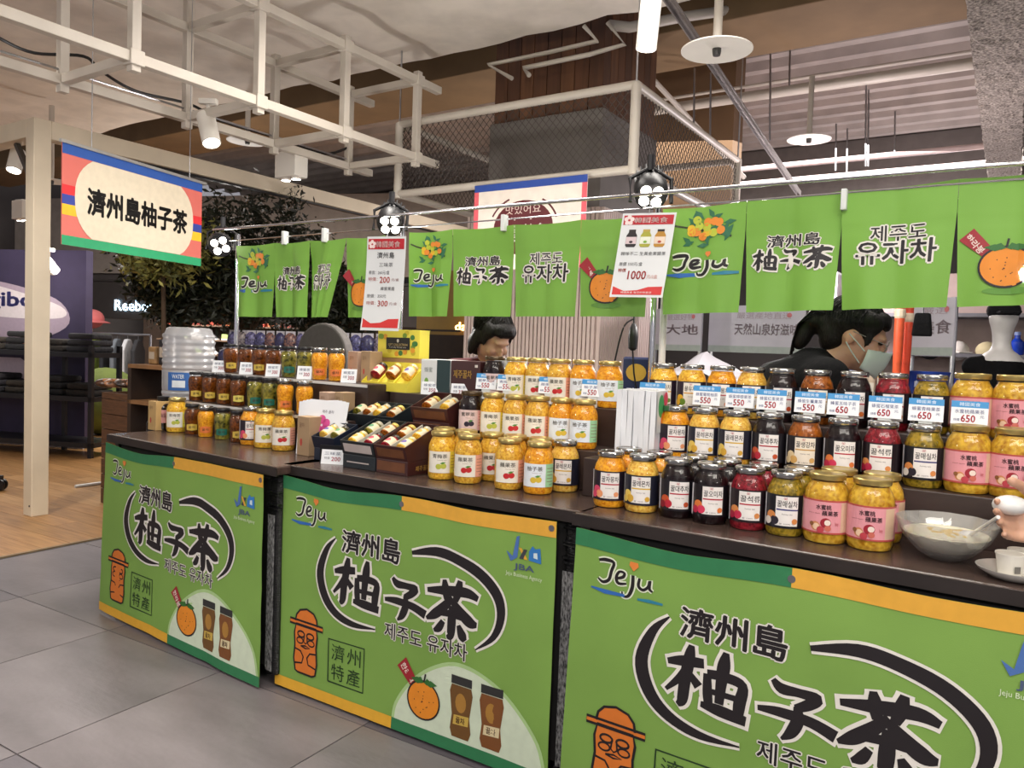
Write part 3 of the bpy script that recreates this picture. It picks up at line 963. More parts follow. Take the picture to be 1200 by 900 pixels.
def banner(F, k, x0, x1, label):
    seed = 11 * k + 3
    W = x1 - x0
    def surf(x, z, o):
        X = x0 + x / 1.12 * W
        d = .010 * noise.noise(Vector((x * 2.6 + seed, z * 1.6, seed))) + .004 * noise.noise(Vector((x * 6, z * 4, seed)))
        sag = -.022 * math.exp(-((x - .28) / .2) ** 2) * max(0, z - .6) / .18 + (-.012 * math.exp(-((x - .84) / .2) ** 2) * max(0, z - .6) / .18 if k else 0)
        lean = (-.06 if k == 0 else -.03) * (.78 - z) * max(0, 1 - x)
        return (X + lean, -.026 - abs(d) * 1.2 - o, z + sag)
    o = thing('printed_banner', F.p(0, 0, 0), F.ang, label, 'banner', 'green printed banners on the counter fronts')
    nx, nz = 48, 32
    vs_, fs = [], []
    for j in range(nz + 1):
        for i in range(nx + 1): vs_.append(surf(1.12 * i / nx, .012 + .756 * j / nz, 0))
    for j in range(nz):
        for i in range(nx):
            a = j * (nx + 1) + i
            fs.append((a, a + 1, a + nx + 2, a + nx + 1))
    c = MB().add(vs_, fs).build('cloth', green_cloth, o, smooth=True)
    S = surf
    pr('border_strip', poly(rect(0, .555, .722, .768)), S, .0016, '2f7a4e', o)
    pr('border_strip', poly(rect(.555, 1.12, .722, .768)), S, .0016, 'e0a73c', o)
    pr('border_strip', poly(rect(0, .545, .012, .050)), S, .0016, 'e3ac34', o)
    semi = smooth_pts([(.545, .05), (.555, .10), (.60, .17), (.67, .235), (.76, .282), (.84, .288), (.93, .262), (1.02, .205), (1.09, .13), (1.115, .05)], 4)
    pr('pale_arch_edge', poly(semi), S, .0014, 'a9c98a', o)
    pr('pale_arch', poly([(.83 + (x - .83) * .96, .05 + (z - .05) * .95) for x, z in semi]), S, .0020, 'cfdcc4', o)
    pr('border_strip', poly(rect(.545, 1.12, .012, .050)), S, .0018, '2f7a4e', o)
    jeju_logo(S, o, .055, .255, .60, .70, None)
    brush(S, o, '濟州島', .305, .555, .545, .622, None, .028, .045)
    brushwork(S, o, '柚', .278, .470, .372, .528)
    brushwork(S, o, '子', .500, .665, .368, .502)
    brushwork(S, o, '茶', .672, .858, .358, .535)
    brush(S, o, '제주도 유자차', .505, .830, .300, .352, None, .012, .05)
    for pts, ws in (([(.275, .585), (.235, .54), (.210, .46), (.235, .385), (.29, .335), (.37, .312), (.465, .316)], [.004, .022, .034, .034, .028, .02, .003]),
                    ([(.605, .592), (.70, .612), (.78, .602), (.87, .570), (.93, .52), (.945, .46), (.92, .395), (.86, .345)], [.012, .030, .032, .034, .034, .028, .018, .003])):
        q = smooth_pts([(a[0], a[1], b_) for a, b_ in zip(pts, ws)], 5)
        pr('brush_arc_outline', stroke([(a, b_) for a, b_, _ in q], [max(.004, c_) + .014 for _, _, c_ in q]), S, .0020, OUT, o)
        pr('brush_arc', stroke([(a, b_) for a, b_, _ in q], [max(.004, c_) for _, _, c_ in q]), S, .0028, JETBLACK, o)
    dol(S, o, .15, .085, .315, None)
    fr = [(.262, .092), (.42, .092), (.42, .24), (.262, .24)]
    pr('stamp_frame', stroke([fr[0], fr[1], fr[2], fr[3], fr[0]], .0055), S, .0022, '1f3a1c', o)
    for ch, x, z in (('濟', .278, .172), ('州', .348, .172), ('特', .278, .104), ('產', .348, .104)):
        pr('lettering', fit(ch, x, x + .058, z, z + .056, .0), S, .0022, '1f3a1c', o)
    tangerine(S, o, .672, .140, .062, None, .0032)
    for (x, zc, col) in ((.772, .255, '6d4a20'), (.882, .252, '7a4a22')):
        w = .085
        jp = [(x + .012, .062), (x + w - .012, .062), (x + w - .004, .085), (x + w - .010, .13), (x + w, .20), (x + w - .006, .222), (x + .006, .222), (x, .20), (x + .010, .13), (x + .004, .085)]
        pr('jar_picture', poly(jp), S, .0030, col, o)
        pr('jar_picture_lid', poly(rect(x + .004, x + w - .004, .224, .25)), S, .0030, '2c2c2c', o)
        pr('jar_picture_highlight', poly(circle(x + .042, .17, .02, .03, 14)), S, .0034, 'a87a34', o)
        pr('jar_picture_label', poly([(x + .015, .10), (x + w - .014, .105), (x + w - .012, .135), (x + .018, .13)]), S, .0036, 'c9a94e' if x < .8 else 'd8c9a0', o)
        pr('lettering', fit('꿀차', x + .026, x + w - .026, .107, .127, .02), S, .0042, '4a2a18', o)
    # agency emblem
    ex, ez = .955, .61
    for pts, c in (([(0, .052), (.022, .038), (.034, .098), (.044, .102), (.038, .036), (.016, .022)], '4a6fae'), ([(.044, .034), (.058, .034), (.072, .064), (.060, .064)], '3c3f46'), ([(.062, .034), (.074, .034), (.052, .066), (.042, .066)], 'd8a23a'), ([(.078, .034), (.12, .030), (.116, .074), (.098, .070), (.09, .078), (.078, .06)], '2f78c0'), ([(.094, .044), (.108, .042), (.106, .06), (.094, .058)], 'cfe0e8')):
        pr('emblem', poly([(ex + a, ez + b_) for a, b_ in pts], .3), S, .0024 + (.0006 if c == 'cfe0e8' else 0), c, o)
    pr('lettering', fit('JBA', ex + .028, ex + .096, ez - .004, ez + .018, .02), S, .0024, '4b5a78', o)
    pr('lettering', fit('Jeju Business Agency', ex, ex + .124, ez - .024, ez - .009), S, .0024, 'd6e2c4', o)
    for x, z in ((.555, .742), (1.105, .748)):
        MB().lathe([(.004, .002), (.009, .002), (.009, -.001)], 12, (0, 0, 0)).build('eyelet', steel, o, Vector(surf(x, z, .001))).rotation_euler = (R(90), 0, 0)
    return o
banner(F1, 0, .015, 1.165, 'green yuzu tea banner on the far left counter front')
banner(F2, 1, .03, 1.13, 'green yuzu tea banner on the middle counter front')
banner(F3, 2, .015, 1.15, 'green yuzu tea banner on the near right counter front, cut by the frame')

# ================================================================ CURTAIN RAIL, POLES, CURTAINS
CV = .50
def cu_(px, z=1.5, v=CV): return F2.u_at(px, v, z)
rail = thing('curtain_rail', F2.p(0, .46, 0), F2.ang, 'chrome rail on thin upright poles carrying the green curtains', 'rail')
MB().tube((-1.05, 0, 1.75), (3.2, 0, 1.75), .006, 12).build('top_tube', chrome, rail, smooth=True)
MB().tube((-1.05, .04, 1.70), (3.2, .04, 1.725), .003, 6).build('curtain_wire', chrome, rail)
for px, v in ((277, .60), (468, .66), (764, .60)):
    u = F2.u_at(px, v, 1.25)
    MB().tube((u, v - .46, 0), (u, v - .46, 1.75), .011, 12).build('pole', chrome, rail, smooth=True)
u = F2.u_at(776, .62, 1.25); MB().tube((u, .16, 0), (u, .16, 1.72), .012, 12).build('pole', mat('white_pole', 'd5d3d0', .4), rail, smooth=True)
for px in (335, 382, 592, 990):
    u = cu_(px, 1.7)
    MB().box(u - .008, u + .008, .02, .05, 1.665, 1.725).build('clip', mat('clear_clip', 'dfe3e0', .2), rail, bev=.003)

curtain_cloth = mat('leaf_green_curtain', '77aa40', .6, var=.05, scale=3, bump=.05, bscale=400)
def curtain(pxs, z0, z1, tilt, seed, kinds, label, fold=.010):
    us = [cu_(p, (z0 + z1) / 2) for p in pxs]
    o = thing('noren_curtain', F2.p(us[0], CV, z0), F2.ang, label, 'curtain', 'green noren curtains over the counters')
    H = z1 - z0
    for i, kd in enumerate(kinds):
        xa, xb = us[i] - us[0] + .0005, us[i + 1] - us[0] - .0005
        w = xb - xa
        sd = seed + i * 5.3
        def surf(x, z, of, xa=xa, xb=xb, w=w, sd=sd, kd=kd):
            f = (x - xa) / w
            dn = 1 - z / H
            y = fold * (1 + dn) * noise.noise(Vector((x * 7 + sd, z * 2.0, sd))) * min(1, dn * 4) + .006 * math.cos(2 * PI * f * (2 if kd != 'kor_fold' else 3)) * (dn * 1.3)
            y += .002 * max(0, 1 - abs(z - H * .66) / .01) + .003 * max(0, 1 - abs(f - .5) / .03)
            pinch = -.016 * max(0, dn - .25) * (f - .5) * 2 if kd != 'kor_fold' else -.10 * dn * f
            sagz = -.006 * math.sin(PI * f) * (1 - dn)
            return (x + pinch, y - of, z + tilt * x + sagz)
        p = None
        nx, nz = 20, 24
        vs_, fs = [], []
        for j in range(nz + 1):
            for q in range(nx + 1): vs_.append(surf(xa + w * q / nx, H * j / nz, 0))
        for j in range(nz):
            for q in range(nx):
                a = j * (nx + 1) + q
                fs.append((a, a + 1, a + nx + 2, a + nx + 1))
        p = MB().add(vs_, fs).build('panel', curtain_cloth, o, smooth=True)
        S = surf
        X = lambda f: xa + w * f
        Z = lambda f: H * f
        if kd == 'jeju':
            rnd = random.Random(5)
            cx, cz = X(.52), Z(.78)
            pr('branch_drawing', stroke([(X(.05), Z(.86)), (X(.2), Z(.83)), (cx, cz), (X(.85), Z(.70))], .006), S, .002, '3a3f2a', p)
            lv, fr_ = [], {'e0b92c': [], 'e58a2e': [], 'b9c43a': []}
            for q in range(26):
                a = rnd.uniform(0, 6.28); rr = rnd.uniform(.3, 1)
                c = (cx + math.cos(a) * .33 * w * rr, cz + math.sin(a) * .16 * H * rr)
                t = rnd.uniform(0, 3.1); l = .055 * w * 1.4
                lv.append(poly([(c[0] - l * math.cos(t), c[1] - l * math.sin(t)), (c[0] + .4 * l * math.sin(t), c[1] - .4 * l * math.cos(t)), (c[0] + l * math.cos(t), c[1] + l * math.sin(t)), (c[0] - .4 * l * math.sin(t), c[1] + .4 * l * math.cos(t))], .5))
            pr('leaf_drawing', merge(*lv), S, .0024, '2d6c4a', p)
            for q in range(14):
                a = rnd.uniform(0, 6.28); rr = rnd.uniform(.2, .95)
                fr_[rnd.choice(list(fr_))].append(poly(circle(cx + math.cos(a) * .3 * w * rr, cz + math.sin(a) * .13 * H * rr, .05 * w, .05 * w, 12), .5))
            for c, l in fr_.items():
                if l: pr('fruit_drawing', merge(*l), S, .003, c, p)
            jeju_logo(S, p, X(.05), X(.97), Z(.34), Z(.55), None, .0028)
        elif kd == 'han':
            brush(S, p, '濟州島', X(.24), X(.80), Z(.575), Z(.68), None, .025, .06, .003)
            for ch_, f0, f1 in (('柚', .08, .34), ('子', .38, .60), ('茶', .64, .93)): brushwork(S, p, ch_, X(f0), X(f1), Z(.37), Z(.56), .0034, .16)
        elif kd in ('kor', 'kor_fold'):
            brush(S, p, '제주도', X(.27), X(.76), Z(.56), Z(.69), None, .012, .08, .003)
            brush(S, p, '유자차', X(.14), X(.86), Z(.37), Z(.56), None, .02, .07, .0034)
        elif kd == 'fruit':
            tangerine(S, p, X(.42), Z(.30), .055 if w > .2 else .04, None, .0034, 1.15)
            dol(S, p, X(.78), Z(.30), Z(.66), None, .0028)
            pr('shadow_drawing', poly(circle(X(.44), Z(.115), .06, .010, 18), .3), S, .002, '5b8f34', p)
    return o
curtain([276, 321, 362, 405, 450], 1.342, 1.676, .004, 2.1, ['jeju', 'han', 'kor_fold', 'fruit'], 'far left green curtain over the small honey jars', .014)
curtain([478, 529, 601, 679, 760], 1.352, 1.685, .006, 8.4, ['jeju', 'han', 'kor', 'fruit'], 'middle green curtain between the two hanging price posters')
curtain([774, 872, 984, 1119, 1268], 1.366, 1.706, .030, 15.7, ['jeju', 'han', 'kor', 'fruit'], 'right green curtain above the masked woman', .012)

# clear film hanging in front of the right curtain
u0, u1 = cu_(600, 1.6, .44), cu_(1268, 1.6, .44)
def film():
    b = MB(); nx, nz = 40, 6; vs_, fs = [], []
    for j in range(nz + 1):
        for i in range(nx + 1):
            x = (u1 - u0) * i / nx; z = 1.345 + (1.752 - 1.345) * j / nz
            vs_.append((x, .006 * noise.noise(Vector((x * 5, z * 3, 1))), z))
    for j in range(nz):
        for i in range(nx):
            a = j * (nx + 1) + i; fs.append((a, a + 1, a + nx + 2, a + nx + 1))
    return b.add(vs_, fs)
o = film().build('splash_guard', glassy('clear_film', gloss=.03, tint=.985, rough=.02), None, F2.p(u0, .44, 0), F2.ang, smooth=True)
tag(o, 'clear plastic film hanging from the rail before the right curtains', 'plastic film')

# hanging price posters ---------------------------------------------
def poster(px0, px1, pyt, pyb, v, label, rows, W, H, lean, pics):
    zt_ = EYE + 0
    u = F2.u_at((px0 + px1) / 2, v, 1.5)
    pc = F2.p(u, v, 1.5); d = pc.y
    z1 = at((px0 + px1) / 2, pyt, d).z
    o = thing('price_poster', F2.p(u, v, z1 - H), F2.ang + R(14), label, 'poster', 'hanging price posters')
    def S(x, z, of): return (x + lean * (z - H), -of + .01 * math.sin(z * 9), z)
    nz = 14; vs_, fs = [], []
    for j in range(nz + 1):
        for x in (-W / 2, W / 2): vs_.append(S(x, H * j / nz, 0))
    for j in range(nz): fs.append((2 * j, 2 * j + 1, 2 * j + 3, 2 * j + 2))
    sh = MB().add(vs_, fs).build('sheet', mat('poster_paper', 'dcdfe0', .4, var=.02), o)
    md = sh.modifiers.new('thickness', 'SOLIDIFY'); md.thickness = .0012; md.offset = -1
    pr('header_band', poly(rect(-W / 2 + .006, W / 2 - .006, H * .865, H * .975), .03), S, .001, 'b8202c', o)
    pr('lettering', fit('韓國美食', -W * .26, W * .36, H * .885, H * .95, .01), S, .0018, 'f0dcd8', o)
    pr('header_flower', merge(*[poly(circle(-W * .36 + .010 * math.cos(a), H * .918 + .010 * math.sin(a), .007, None, 8), .5) for a in (.3, 1.6, 2.8, 4.1, 5.3)]), S, .0018, 'f0dcd8', o)
    for (txt, a, b_, c, dd, col, of) in rows:
        pr('lettering', fit(txt, W * a, W * b_, H * c, H * dd, of), S, .0016, col, o)
    wv = [(-W / 2 + .006, H * .03), (W / 2 - .006, H * .03), (W / 2 - .006, H * .13), (W * .2, H * .125), (0, H * .085), (-W * .25, H * .075), (-W / 2 + .006, H * .13)]
    pr('wave_band', poly(wv, .03), S, .001, 'cf3030', o)
    for i, (x, c, lc) in enumerate(pics):
        z = H * .60
        jp = [(x - .013, z), (x + .013, z), (x + .017, z + .006), (x + .017, z + .036), (x + .011, z + .046), (x + .011, z + .052), (x - .011, z + .052), (x - .011, z + .046), (x - .017, z + .036), (x - .017, z + .006)]
        pr('jar_picture', poly(jp, .03), S, .0014, c, o)
        pr('jar_picture_lid', poly(rect(x - .011, x + .011, z + .048, z + .055), .03), S, .002, '2a2420' if i != 1 else 'b9a24a', o)
        pr('jar_picture_label', poly(rect(x - .0165, x + .0165, z + .010, z + .032), .03), S, .002, lc, o)
        pr('jar_picture_fruit', poly(circle(x, z + .016, .006, .004, 10), .03), S, .0026, ('3a2430', '7aa82e', 'b0402c')[i], o)
    MB().tube((0, .0, H), (0, .02, H + .03), .0015, 6).build('hook', steel, o)
    return o
poster(728, 788, 249, 343, .40, 'white price poster with three jar pictures and red 1000 hung on the green curtain',
       [('韓味不二 生黃金果醬茶', -.42, .42, .50, .545, '2a2a2e', .0), ('原價 550元/盒', -.42, .02, .375, .42, '2a2a2e', .0), ('特價', -.42, -.27, .30, .345, 'b8402c', .01), ('1000', -.22, .12, .215, .315, '9c2428', .02), ('元/2盒', .14, .34, .225, .27, 'c98a80', .0), ('韓國美食 每日新鮮直送', -.30, .28, .045, .07, 'f2dcd8', .0)],
       .168, .265, .12, [(-.045, '221a1e', 'd8c4c8'), (.0, 'a8a63a', 'e6ead8'), (.045, 'b8862c', 'e8d4c0')])
poster(428, 476, 277, 392, .36, 'long white price poster with red header hung beside the far left curtain',
       [('濟州島', -.22, .22, .77, .835, '3a3a40', .01), ('三味茶', -.16, .2, .68, .725, '3a3a40', .0), ('原價：260元/盒', -.42, .12, .60, .64, '55555c', .0), ('特價：', -.42, -.18, .53, .57, 'a8504a', .0), ('200', -.12, .14, .51, .575, 'c0605c', .02), ('元/盒', .18, .38, .53, .56, '8a5a5a', .0), ('蜂蜜果醬', -.08, .28, .43, .47, '3a3a40', .0), ('原價：350元', -.42, .08, .35, .39, '55555c', .0), ('特價：', -.42, -.18, .275, .315, 'a8504a', .0), ('300', -.12, .14, .26, .32, 'c0605c', .02), ('元/盒', .18, .38, .275, .305, '8a5a5a', .0)],
       .165, .36, .06, [])
# ================================================================ STEPPED SHELVES ON THE COUNTERS
step_m = mat('dark_step_wood', '3a2c28', .4, var=.25, scale=4, stretch=(1, 8, 4))
acr = mat('white_acrylic_shelf', 'd8d8d6', .3, var=.03)
SZ = (.80, .925, 1.05)
LZ = (.80, .94, 1.078)
def steps(F, u0, u1, v1, v2, v3, z1, z2, label, edge=None):
    o = thing('display_steps', F.p(0, 0, .80), F.ang, label, 'display riser', 'stepped display risers')
    MB().box(u0, u1, v1, v2, 0, z1 - .80).build('lower_step', step_m, o, bev=.003)
    MB().box(u0, u1, v2, v3, 0, z2 - .80).build('upper_step', step_m, o, bev=.003)
    if edge:
        MB().box(u0, u1, v1 - .006, v1 - .001, z1 - .812, z1 - .801).build('shelf_lip', edge, o); MB().box(u0, u1, v2 - .006, v2 - .001, z2 - .812, z2 - .801).build('shelf_lip', edge, o)
    return o
steps(F1, .02, 1.20, .315, .41, .60, LZ[1], LZ[2], 'stepped riser under the small honey jars on the far left counter', acr)
steps(F2, .10, 1.17, .285, .44, .64, SZ[1], SZ[2], 'stepped riser under the jars and gift boxes on the middle counter')
steps(F3, .01, 1.28, .315, .445, .64, SZ[1], SZ[2], 'stepped riser under the jars on the near right counter')

# ================================================================ JARS
jar_glass = glassy('jar_glass', gloss=.055, tint=.985, rough=.03)
LIDS = {'silver': mat('silver_lid', 'b4b3b0', .16, .95, var=.08), 'gold': mat('gold_lid', 'cdb673', .3, .8, var=.08), 'black': mat('black_lid', '1d1c1e', .3, var=.2), 'bronze': mat('bronze_lid', '5a4a35', .3, .6, var=.2)}
FILL = {
    'citron': chunky('citron_preserve', 'c98210', 'fad04a', 150),
    'lemon': chunky('lemon_preserve', 'cf8a1c', 'f3cf63', 130),
    'orange': chunky('orange_preserve', 'c8720a', 'f7b52e', 140),
    'amber': chunky('ginger_preserve', '5a2806', 'b0621a', 120),
    'brown': chunky('jujube_honey', '2c1206', '80440f', 110),
    'dark': chunky('dark_berry_preserve', '080304', '1c0a0e', 120, 0),
    'red': chunky('pomegranate_preserve', '4a0810', 'a02030', 120, .1),
    'olive': chunky('plum_preserve', '4a4208', 'b0922a', 110),
    'green': chunky('green_honey', '20260e', '9c9238', 70),
    'apple': chunky('apple_preserve', 'b87412', 'eec24a', 140),
    'peach': chunky('peach_apple_preserve', 'a8700f', 'e0b840', 90),
}
def grid(x0, x1, z0, z1, nx=14, nz=1):
    v = [(x0 + (x1 - x0) * i / nx, z0 + (z1 - z0) * j / nz) for j in range(nz + 1) for i in range(nx + 1)]
    f = [(j * (nx + 1) + i, j * (nx + 1) + i + 1, (j + 1) * (nx + 1) + i + 1, (j + 1) * (nx + 1) + i) for j in range(nz) for i in range(nx)]
    return v, f
SHAPES = {
    'round': dict(R=.0470, prof=[(.032, 0), (.0430, .002), (.0465, .010), (.047, .020), (.047, .098), (.0462, .108), (.0430, .120), (.0385, .129), (.0360, .134), (.0360, .148)], top=.140, lid=(.0378, .143, .158)),
    'fat': dict(R=.0525, prof=[(.036, 0), (.048, .002), (.052, .012), (.0525, .022), (.0525, .104), (.0518, .115), (.0485, .128), (.0435, .137), (.0405, .142), (.0405, .156)], top=.147, lid=(.0425, .151, .166)),
    'slim': dict(R=.0365, prof=[(.026, 0), (.031, .002), (.0325, .012), (.0325, .045), (.0345, .060), (.0365, .078), (.0365, .092), (.033, .108), (.029, .116), (.0285, .126)], top=.114, lid=(.0315, .122, .136)),
    'mini': dict(R=.023, prof=[(.017, 0), (.022, .002), (.023, .006), (.023, .043), (.020, .050), (.018, .056)], top=.048, lid=(.0205, .054, .068)),
}
SM = {}
for k, s in SHAPES.items():
    n = 16 if k == 'mini' else 28
    SM[k] = (MB().lathe(s['prof'], n).mesh('glass_body'),
             MB().lathe([(max(r - .0022, .002), max(z, .002)) for r, z in s['prof'] if z < s['top']] + [(s['prof'][-1][0] - .004, s['top'])], n).mesh('preserve'),
             MB().lathe([(s['lid'][0] * .97, s['lid'][1]), (s['lid'][0], s['lid'][1] + .002), (s['lid'][0], s['lid'][2] - .003), (s['lid'][0] * .95, s['lid'][2] - .0005), (s['lid'][0] * .80, s['lid'][2] - .0005), (s['lid'][0] * .77, s['lid'][2] - .0018), (.001, s['lid'][2] - .0018)], n).mesh('lid'))
    for me in SM[k]:
        me.polygons.foreach_set('use_smooth', [True] * len(me.polygons)); me.set_sharp_from_angle(angle=R(40))

def mesh_m(me, m, cache={}):
    k = (me.name, m.name)
    if k not in cache:
        c = me.copy(); c.materials.clear(); c.materials.append(m); cache[k] = c
    return cache[k]

def lab_kkot(key, R_, name, fruit, wrap='1b181e', line='b0283a', panel='ebe6e2'):
    S = cyl_surf(R_ + .0006); L = []
    z0, z1 = .022, .104
    L.append(('label_wrap', grid(-.085, .088, z0, z1, 28), .0, wrap))
    L.append(('label_strip', grid(-.062, -.054, z0, z1, 3), .0004, 'd9d6da'))
    L.append(('label_panel', grid(-.022, .032, z0 + .006, z1 - .004, 12), .0004, panel))
    fb = []
    rnd = random.Random(hash(key) % 97)
    for i, (x, z, r) in enumerate(((-.034, .050, .013), (-.024, .040, .011), (-.042, .038, .010), (.024, .040, .007))):
        L.append(('fruit_print', poly(circle(x, z, r, r, 12), .012), .0008 + .0002 * i, fruit[i % len(fruit)]))
    L.append(('lettering', fit('꿀' + name, -.018, .030, .074, .090, .012), .0008, '2b2226'))
    L.append(('lettering', fit('꽃', -.004, .006, .092, .098, .0), .0008, 'b0283a'))
    L.append(('label_line', grid(-.020, .032, .066, .0695, 8), .0008, line))
    L.append(('lettering', fit('honey tea', -.006, .018, .054, .059), .0008, '6a6266'))
    L.append(('lettering', fit('꿀 100% 차', -.012, .024, .031, .035), .0008, '6a6266'))
    return S, L
def lab_pink(key, R_):
    S = cyl_surf(R_ + .0006); L = []
    z0, z1 = .026, .106
    L.append(('label_wrap', grid(-.125, .125, z0, z1, 34), .0, 'e29aa2'))
    L.append(('label_border', grid(-.125, .125, z0, z0 + .004, 34), .0004, 'b8504a'))
    L.append(('label_border', grid(-.125, .125, z1 - .004, z1, 34), .0004, 'b8504a'))
    L.append(('label_panel', grid(.042, .070, z0 + .005, z1 - .005, 8), .0004, 'd9b79a'))
    L.append(('label_panel', grid(-.085, -.062, z0 + .005, z1 - .005, 8), .0004, 'd9b79a'))
    L.append(('lettering', fit('水蜜桃', -.016, .018, .083, .095, .02), .0008, '3a2228'))
    L.append(('lettering', fit('蘋果茶', -.002, .034, .069, .081, .02), .0008, '3a2228'))
    L.append(('lettering', fit('peach apple', -.034, -.006, .072, .075), .0008, '8a4a50'))
    for i, (x, z, r, c) in enumerate(((-.016, .043, .011, 'd08a5a'), (-.014, .042, .008, 'ecc8a8'), (.007, .052, .012, '9c2432'), (.011, .053, .007, 'ead8cc'), (-.004, .036, .008, 'b8404a'), (.012, .040, .007, 'c86a5a'), (-.024, .048, .005, '8a5a34'))):
        L.append(('fruit_print', poly(circle(x, z, r, r, 12), .012), .0008 + .0003 * i, c))
    L.append(('lettering', fit('honey', .028, .036, .044, .056), .0008, 'b03a44'))
    return S, L
def lab_white(key, R_, text, side, fruit, base='ece7da', leaf='4f8a3a'):
    S = cyl_surf(R_ + .0006); L = []
    z0, z1 = .024, .094
    L.append(('label_wrap', grid(-.048, .062, z0, z1, 22), .0, base))
    L.append(('label_side', grid(.030, .062, z0, z1, 8), .0004, side))
    L.append(('lettering', fit(text, -.030, .020, .072, .086, .01), .0006, '4a4438'))
    L.append(('lettering', fit('honey tea', -.012, .018, .064, .068), .0006, '8a6a58'))
    L.append(('fruit_print', poly(circle(-.008, .045, .010, .009, 14), .012), .0006, fruit))
    L.append(('fruit_print', poly(circle(.008, .047, .010, .009, 14), .012), .0009, fruit))
    L.append(('leaf_print', poly([(-.004, .055), (.006, .053), (.016, .060), (.004, .060)], .012), .0012, leaf))
    for i in range(5): L.append(('small_print', grid(.034, .058, .080 - i * .010, .0815 - i * .010, 5), .0007, '8a5a50'))
    L.append(('lettering', fit('HT', .045, .058, .028, .034), .0007, '3a3a30'))
    return S, L
def lab_small(key, R_, col, txt='꿀차'):
    S = cyl_surf(R_ - .0034); L = []
    L.append(('label_panel', poly([(-.024, .022), (.0, .019), (.024, .022), (.024, .046), (.0, .049), (-.024, .046)], .012), .0, col))
    L.append(('lettering', fit(txt, -.014, .014, .029, .040, .015), .0005, '3a2a18'))
    return S, L

KINDS = {
    # name: shape, filling, lid, label maker, description
    'yuja': ('round', 'citron', 'silver', lambda: lab_kkot('yuja', .047, '유자차', ['e8b02c', '6a8a2c'], '2a1d2c', 'd8a020', 'ece6da'), 'yellow citron tea jar'),
    'jamong': ('round', 'orange', 'silver', lambda: lab_kkot('jamong', .047, '자몽차', ['d8486a', 'e89a6a'], '231a26'), 'orange grapefruit tea jar'),
    'lemon': ('round', 'lemon', 'silver', lambda: lab_kkot('lemon', .047, '레몬차', ['e8c85c', 'd8a83c'], '20202e', 'd8b030'), 'pale orange lemon tea jar'),
    'daechu': ('round', 'dark', 'silver', lambda: lab_kkot('daechu', .047, '대추차', ['c8542c', 'b8283a', '8a1a28']), 'black jujube tea jar'),
    'omija': ('round', 'dark', 'silver', lambda: lab_kkot('omija', .047, '오미자', ['e07a3a', 'd83a5c', 'c02848'], '150f14'), 'black-purple schisandra tea jar'),
    'seongnyu': ('round', 'red', 'silver', lambda: lab_kkot('seongnyu', .047, '석류', ['d88a4a', 'c02a4a', 'a01838'], '1c1016'), 'dark red pomegranate tea jar'),
    'maesil': ('round', 'olive', 'silver', lambda: lab_kkot('maesil', .047, '매실차', ['d88a4a', '2a2430', 'e0d8d0'], '14141c', '3a3a78'), 'olive green plum tea jar'),
    'saenggang': ('round', 'amber', 'silver', lambda: lab_kkot('saenggang', .047, '생강차', ['e0c89a', 'd8a860'], '1f1a1e', 'c89a50', 'eadfce'), 'amber ginger tea jar'),
    'pink': ('fat', 'peach', 'gold', lambda: lab_pink('pink', .0525), 'wide jar with pink peach apple label'),
    'wy': ('round', 'citron', 'gold', lambda: lab_white('wy', .047, '青梅茶', 'e6d64a', 'b8bc4a'), 'jar with cream and yellow label'),
    'wr': ('round', 'apple', 'gold', lambda: lab_white('wr', .047, '蘋果茶', 'e6a48c', 'c0282c'), 'jar with red fruit label'),
    'wg': ('round', 'orange', 'gold', lambda: lab_white('wg', .047, '柚子茶', '9fd0a0', 'd8b83c', 'e4eaf0'), 'jar with yuzu and green label'),
    'wd': ('round', 'dark', 'bronze', lambda: lab_white('wd', .047, '藍莓茶', 'e0b0b4', '2c2438', 'dcc4c4'), 'black berry jar with pink label'),
    'sbrown': ('slim', 'brown', 'black', lambda: lab_small('sbrown', .0365, 'cdb04a'), 'small brown honey jar with gold label'),
    'sbrown2': ('slim', 'brown', 'black', lambda: lab_small('sbrown2', .0365, 'd8c860'), 'small amber honey jar with gold label'),
    'sgreen': ('slim', 'green', 'black', lambda: lab_small('sgreen', .0365, '1f6a5a'), 'small green honey jar with teal label'),
    'sorange': ('slim', 'orange', 'silver', lambda: lab_small('sorange', .0365, 'e07a3c'), 'small orange honey jar with orange label'),
}
LABCACHE = {}
def jar(kind, p, rz, label, group):
    sh, fill, lid, mk, desc = KINDS[kind]
    g, c, l = SM[sh]
    o = thing('tea_jar' if sh != 'slim' else 'honey_jar', p, rz, label, 'jar', group)
    obj('glass_body', mesh_m(g, jar_glass), None, o)
    obj('preserve', mesh_m(c, FILL[fill]), None, o)
    obj('lid', mesh_m(l, LIDS[lid]), None, o)
    if kind not in LABCACHE:
        S, L = mk(); res = []
        for nm, shp, lay, col in L:
            v, f = shp
            me = MB().add([S(x, z, lay) for x, z in v], f).mesh(nm)
            me.materials.append(ink(col, .35))
            res.append((nm, me))
        LABCACHE[kind] = res
    base = None
    for nm, me in LABCACHE[kind]:
        q = obj('label' if base is None else nm, me, None, base or o)
        if base is None: base = q
    return o

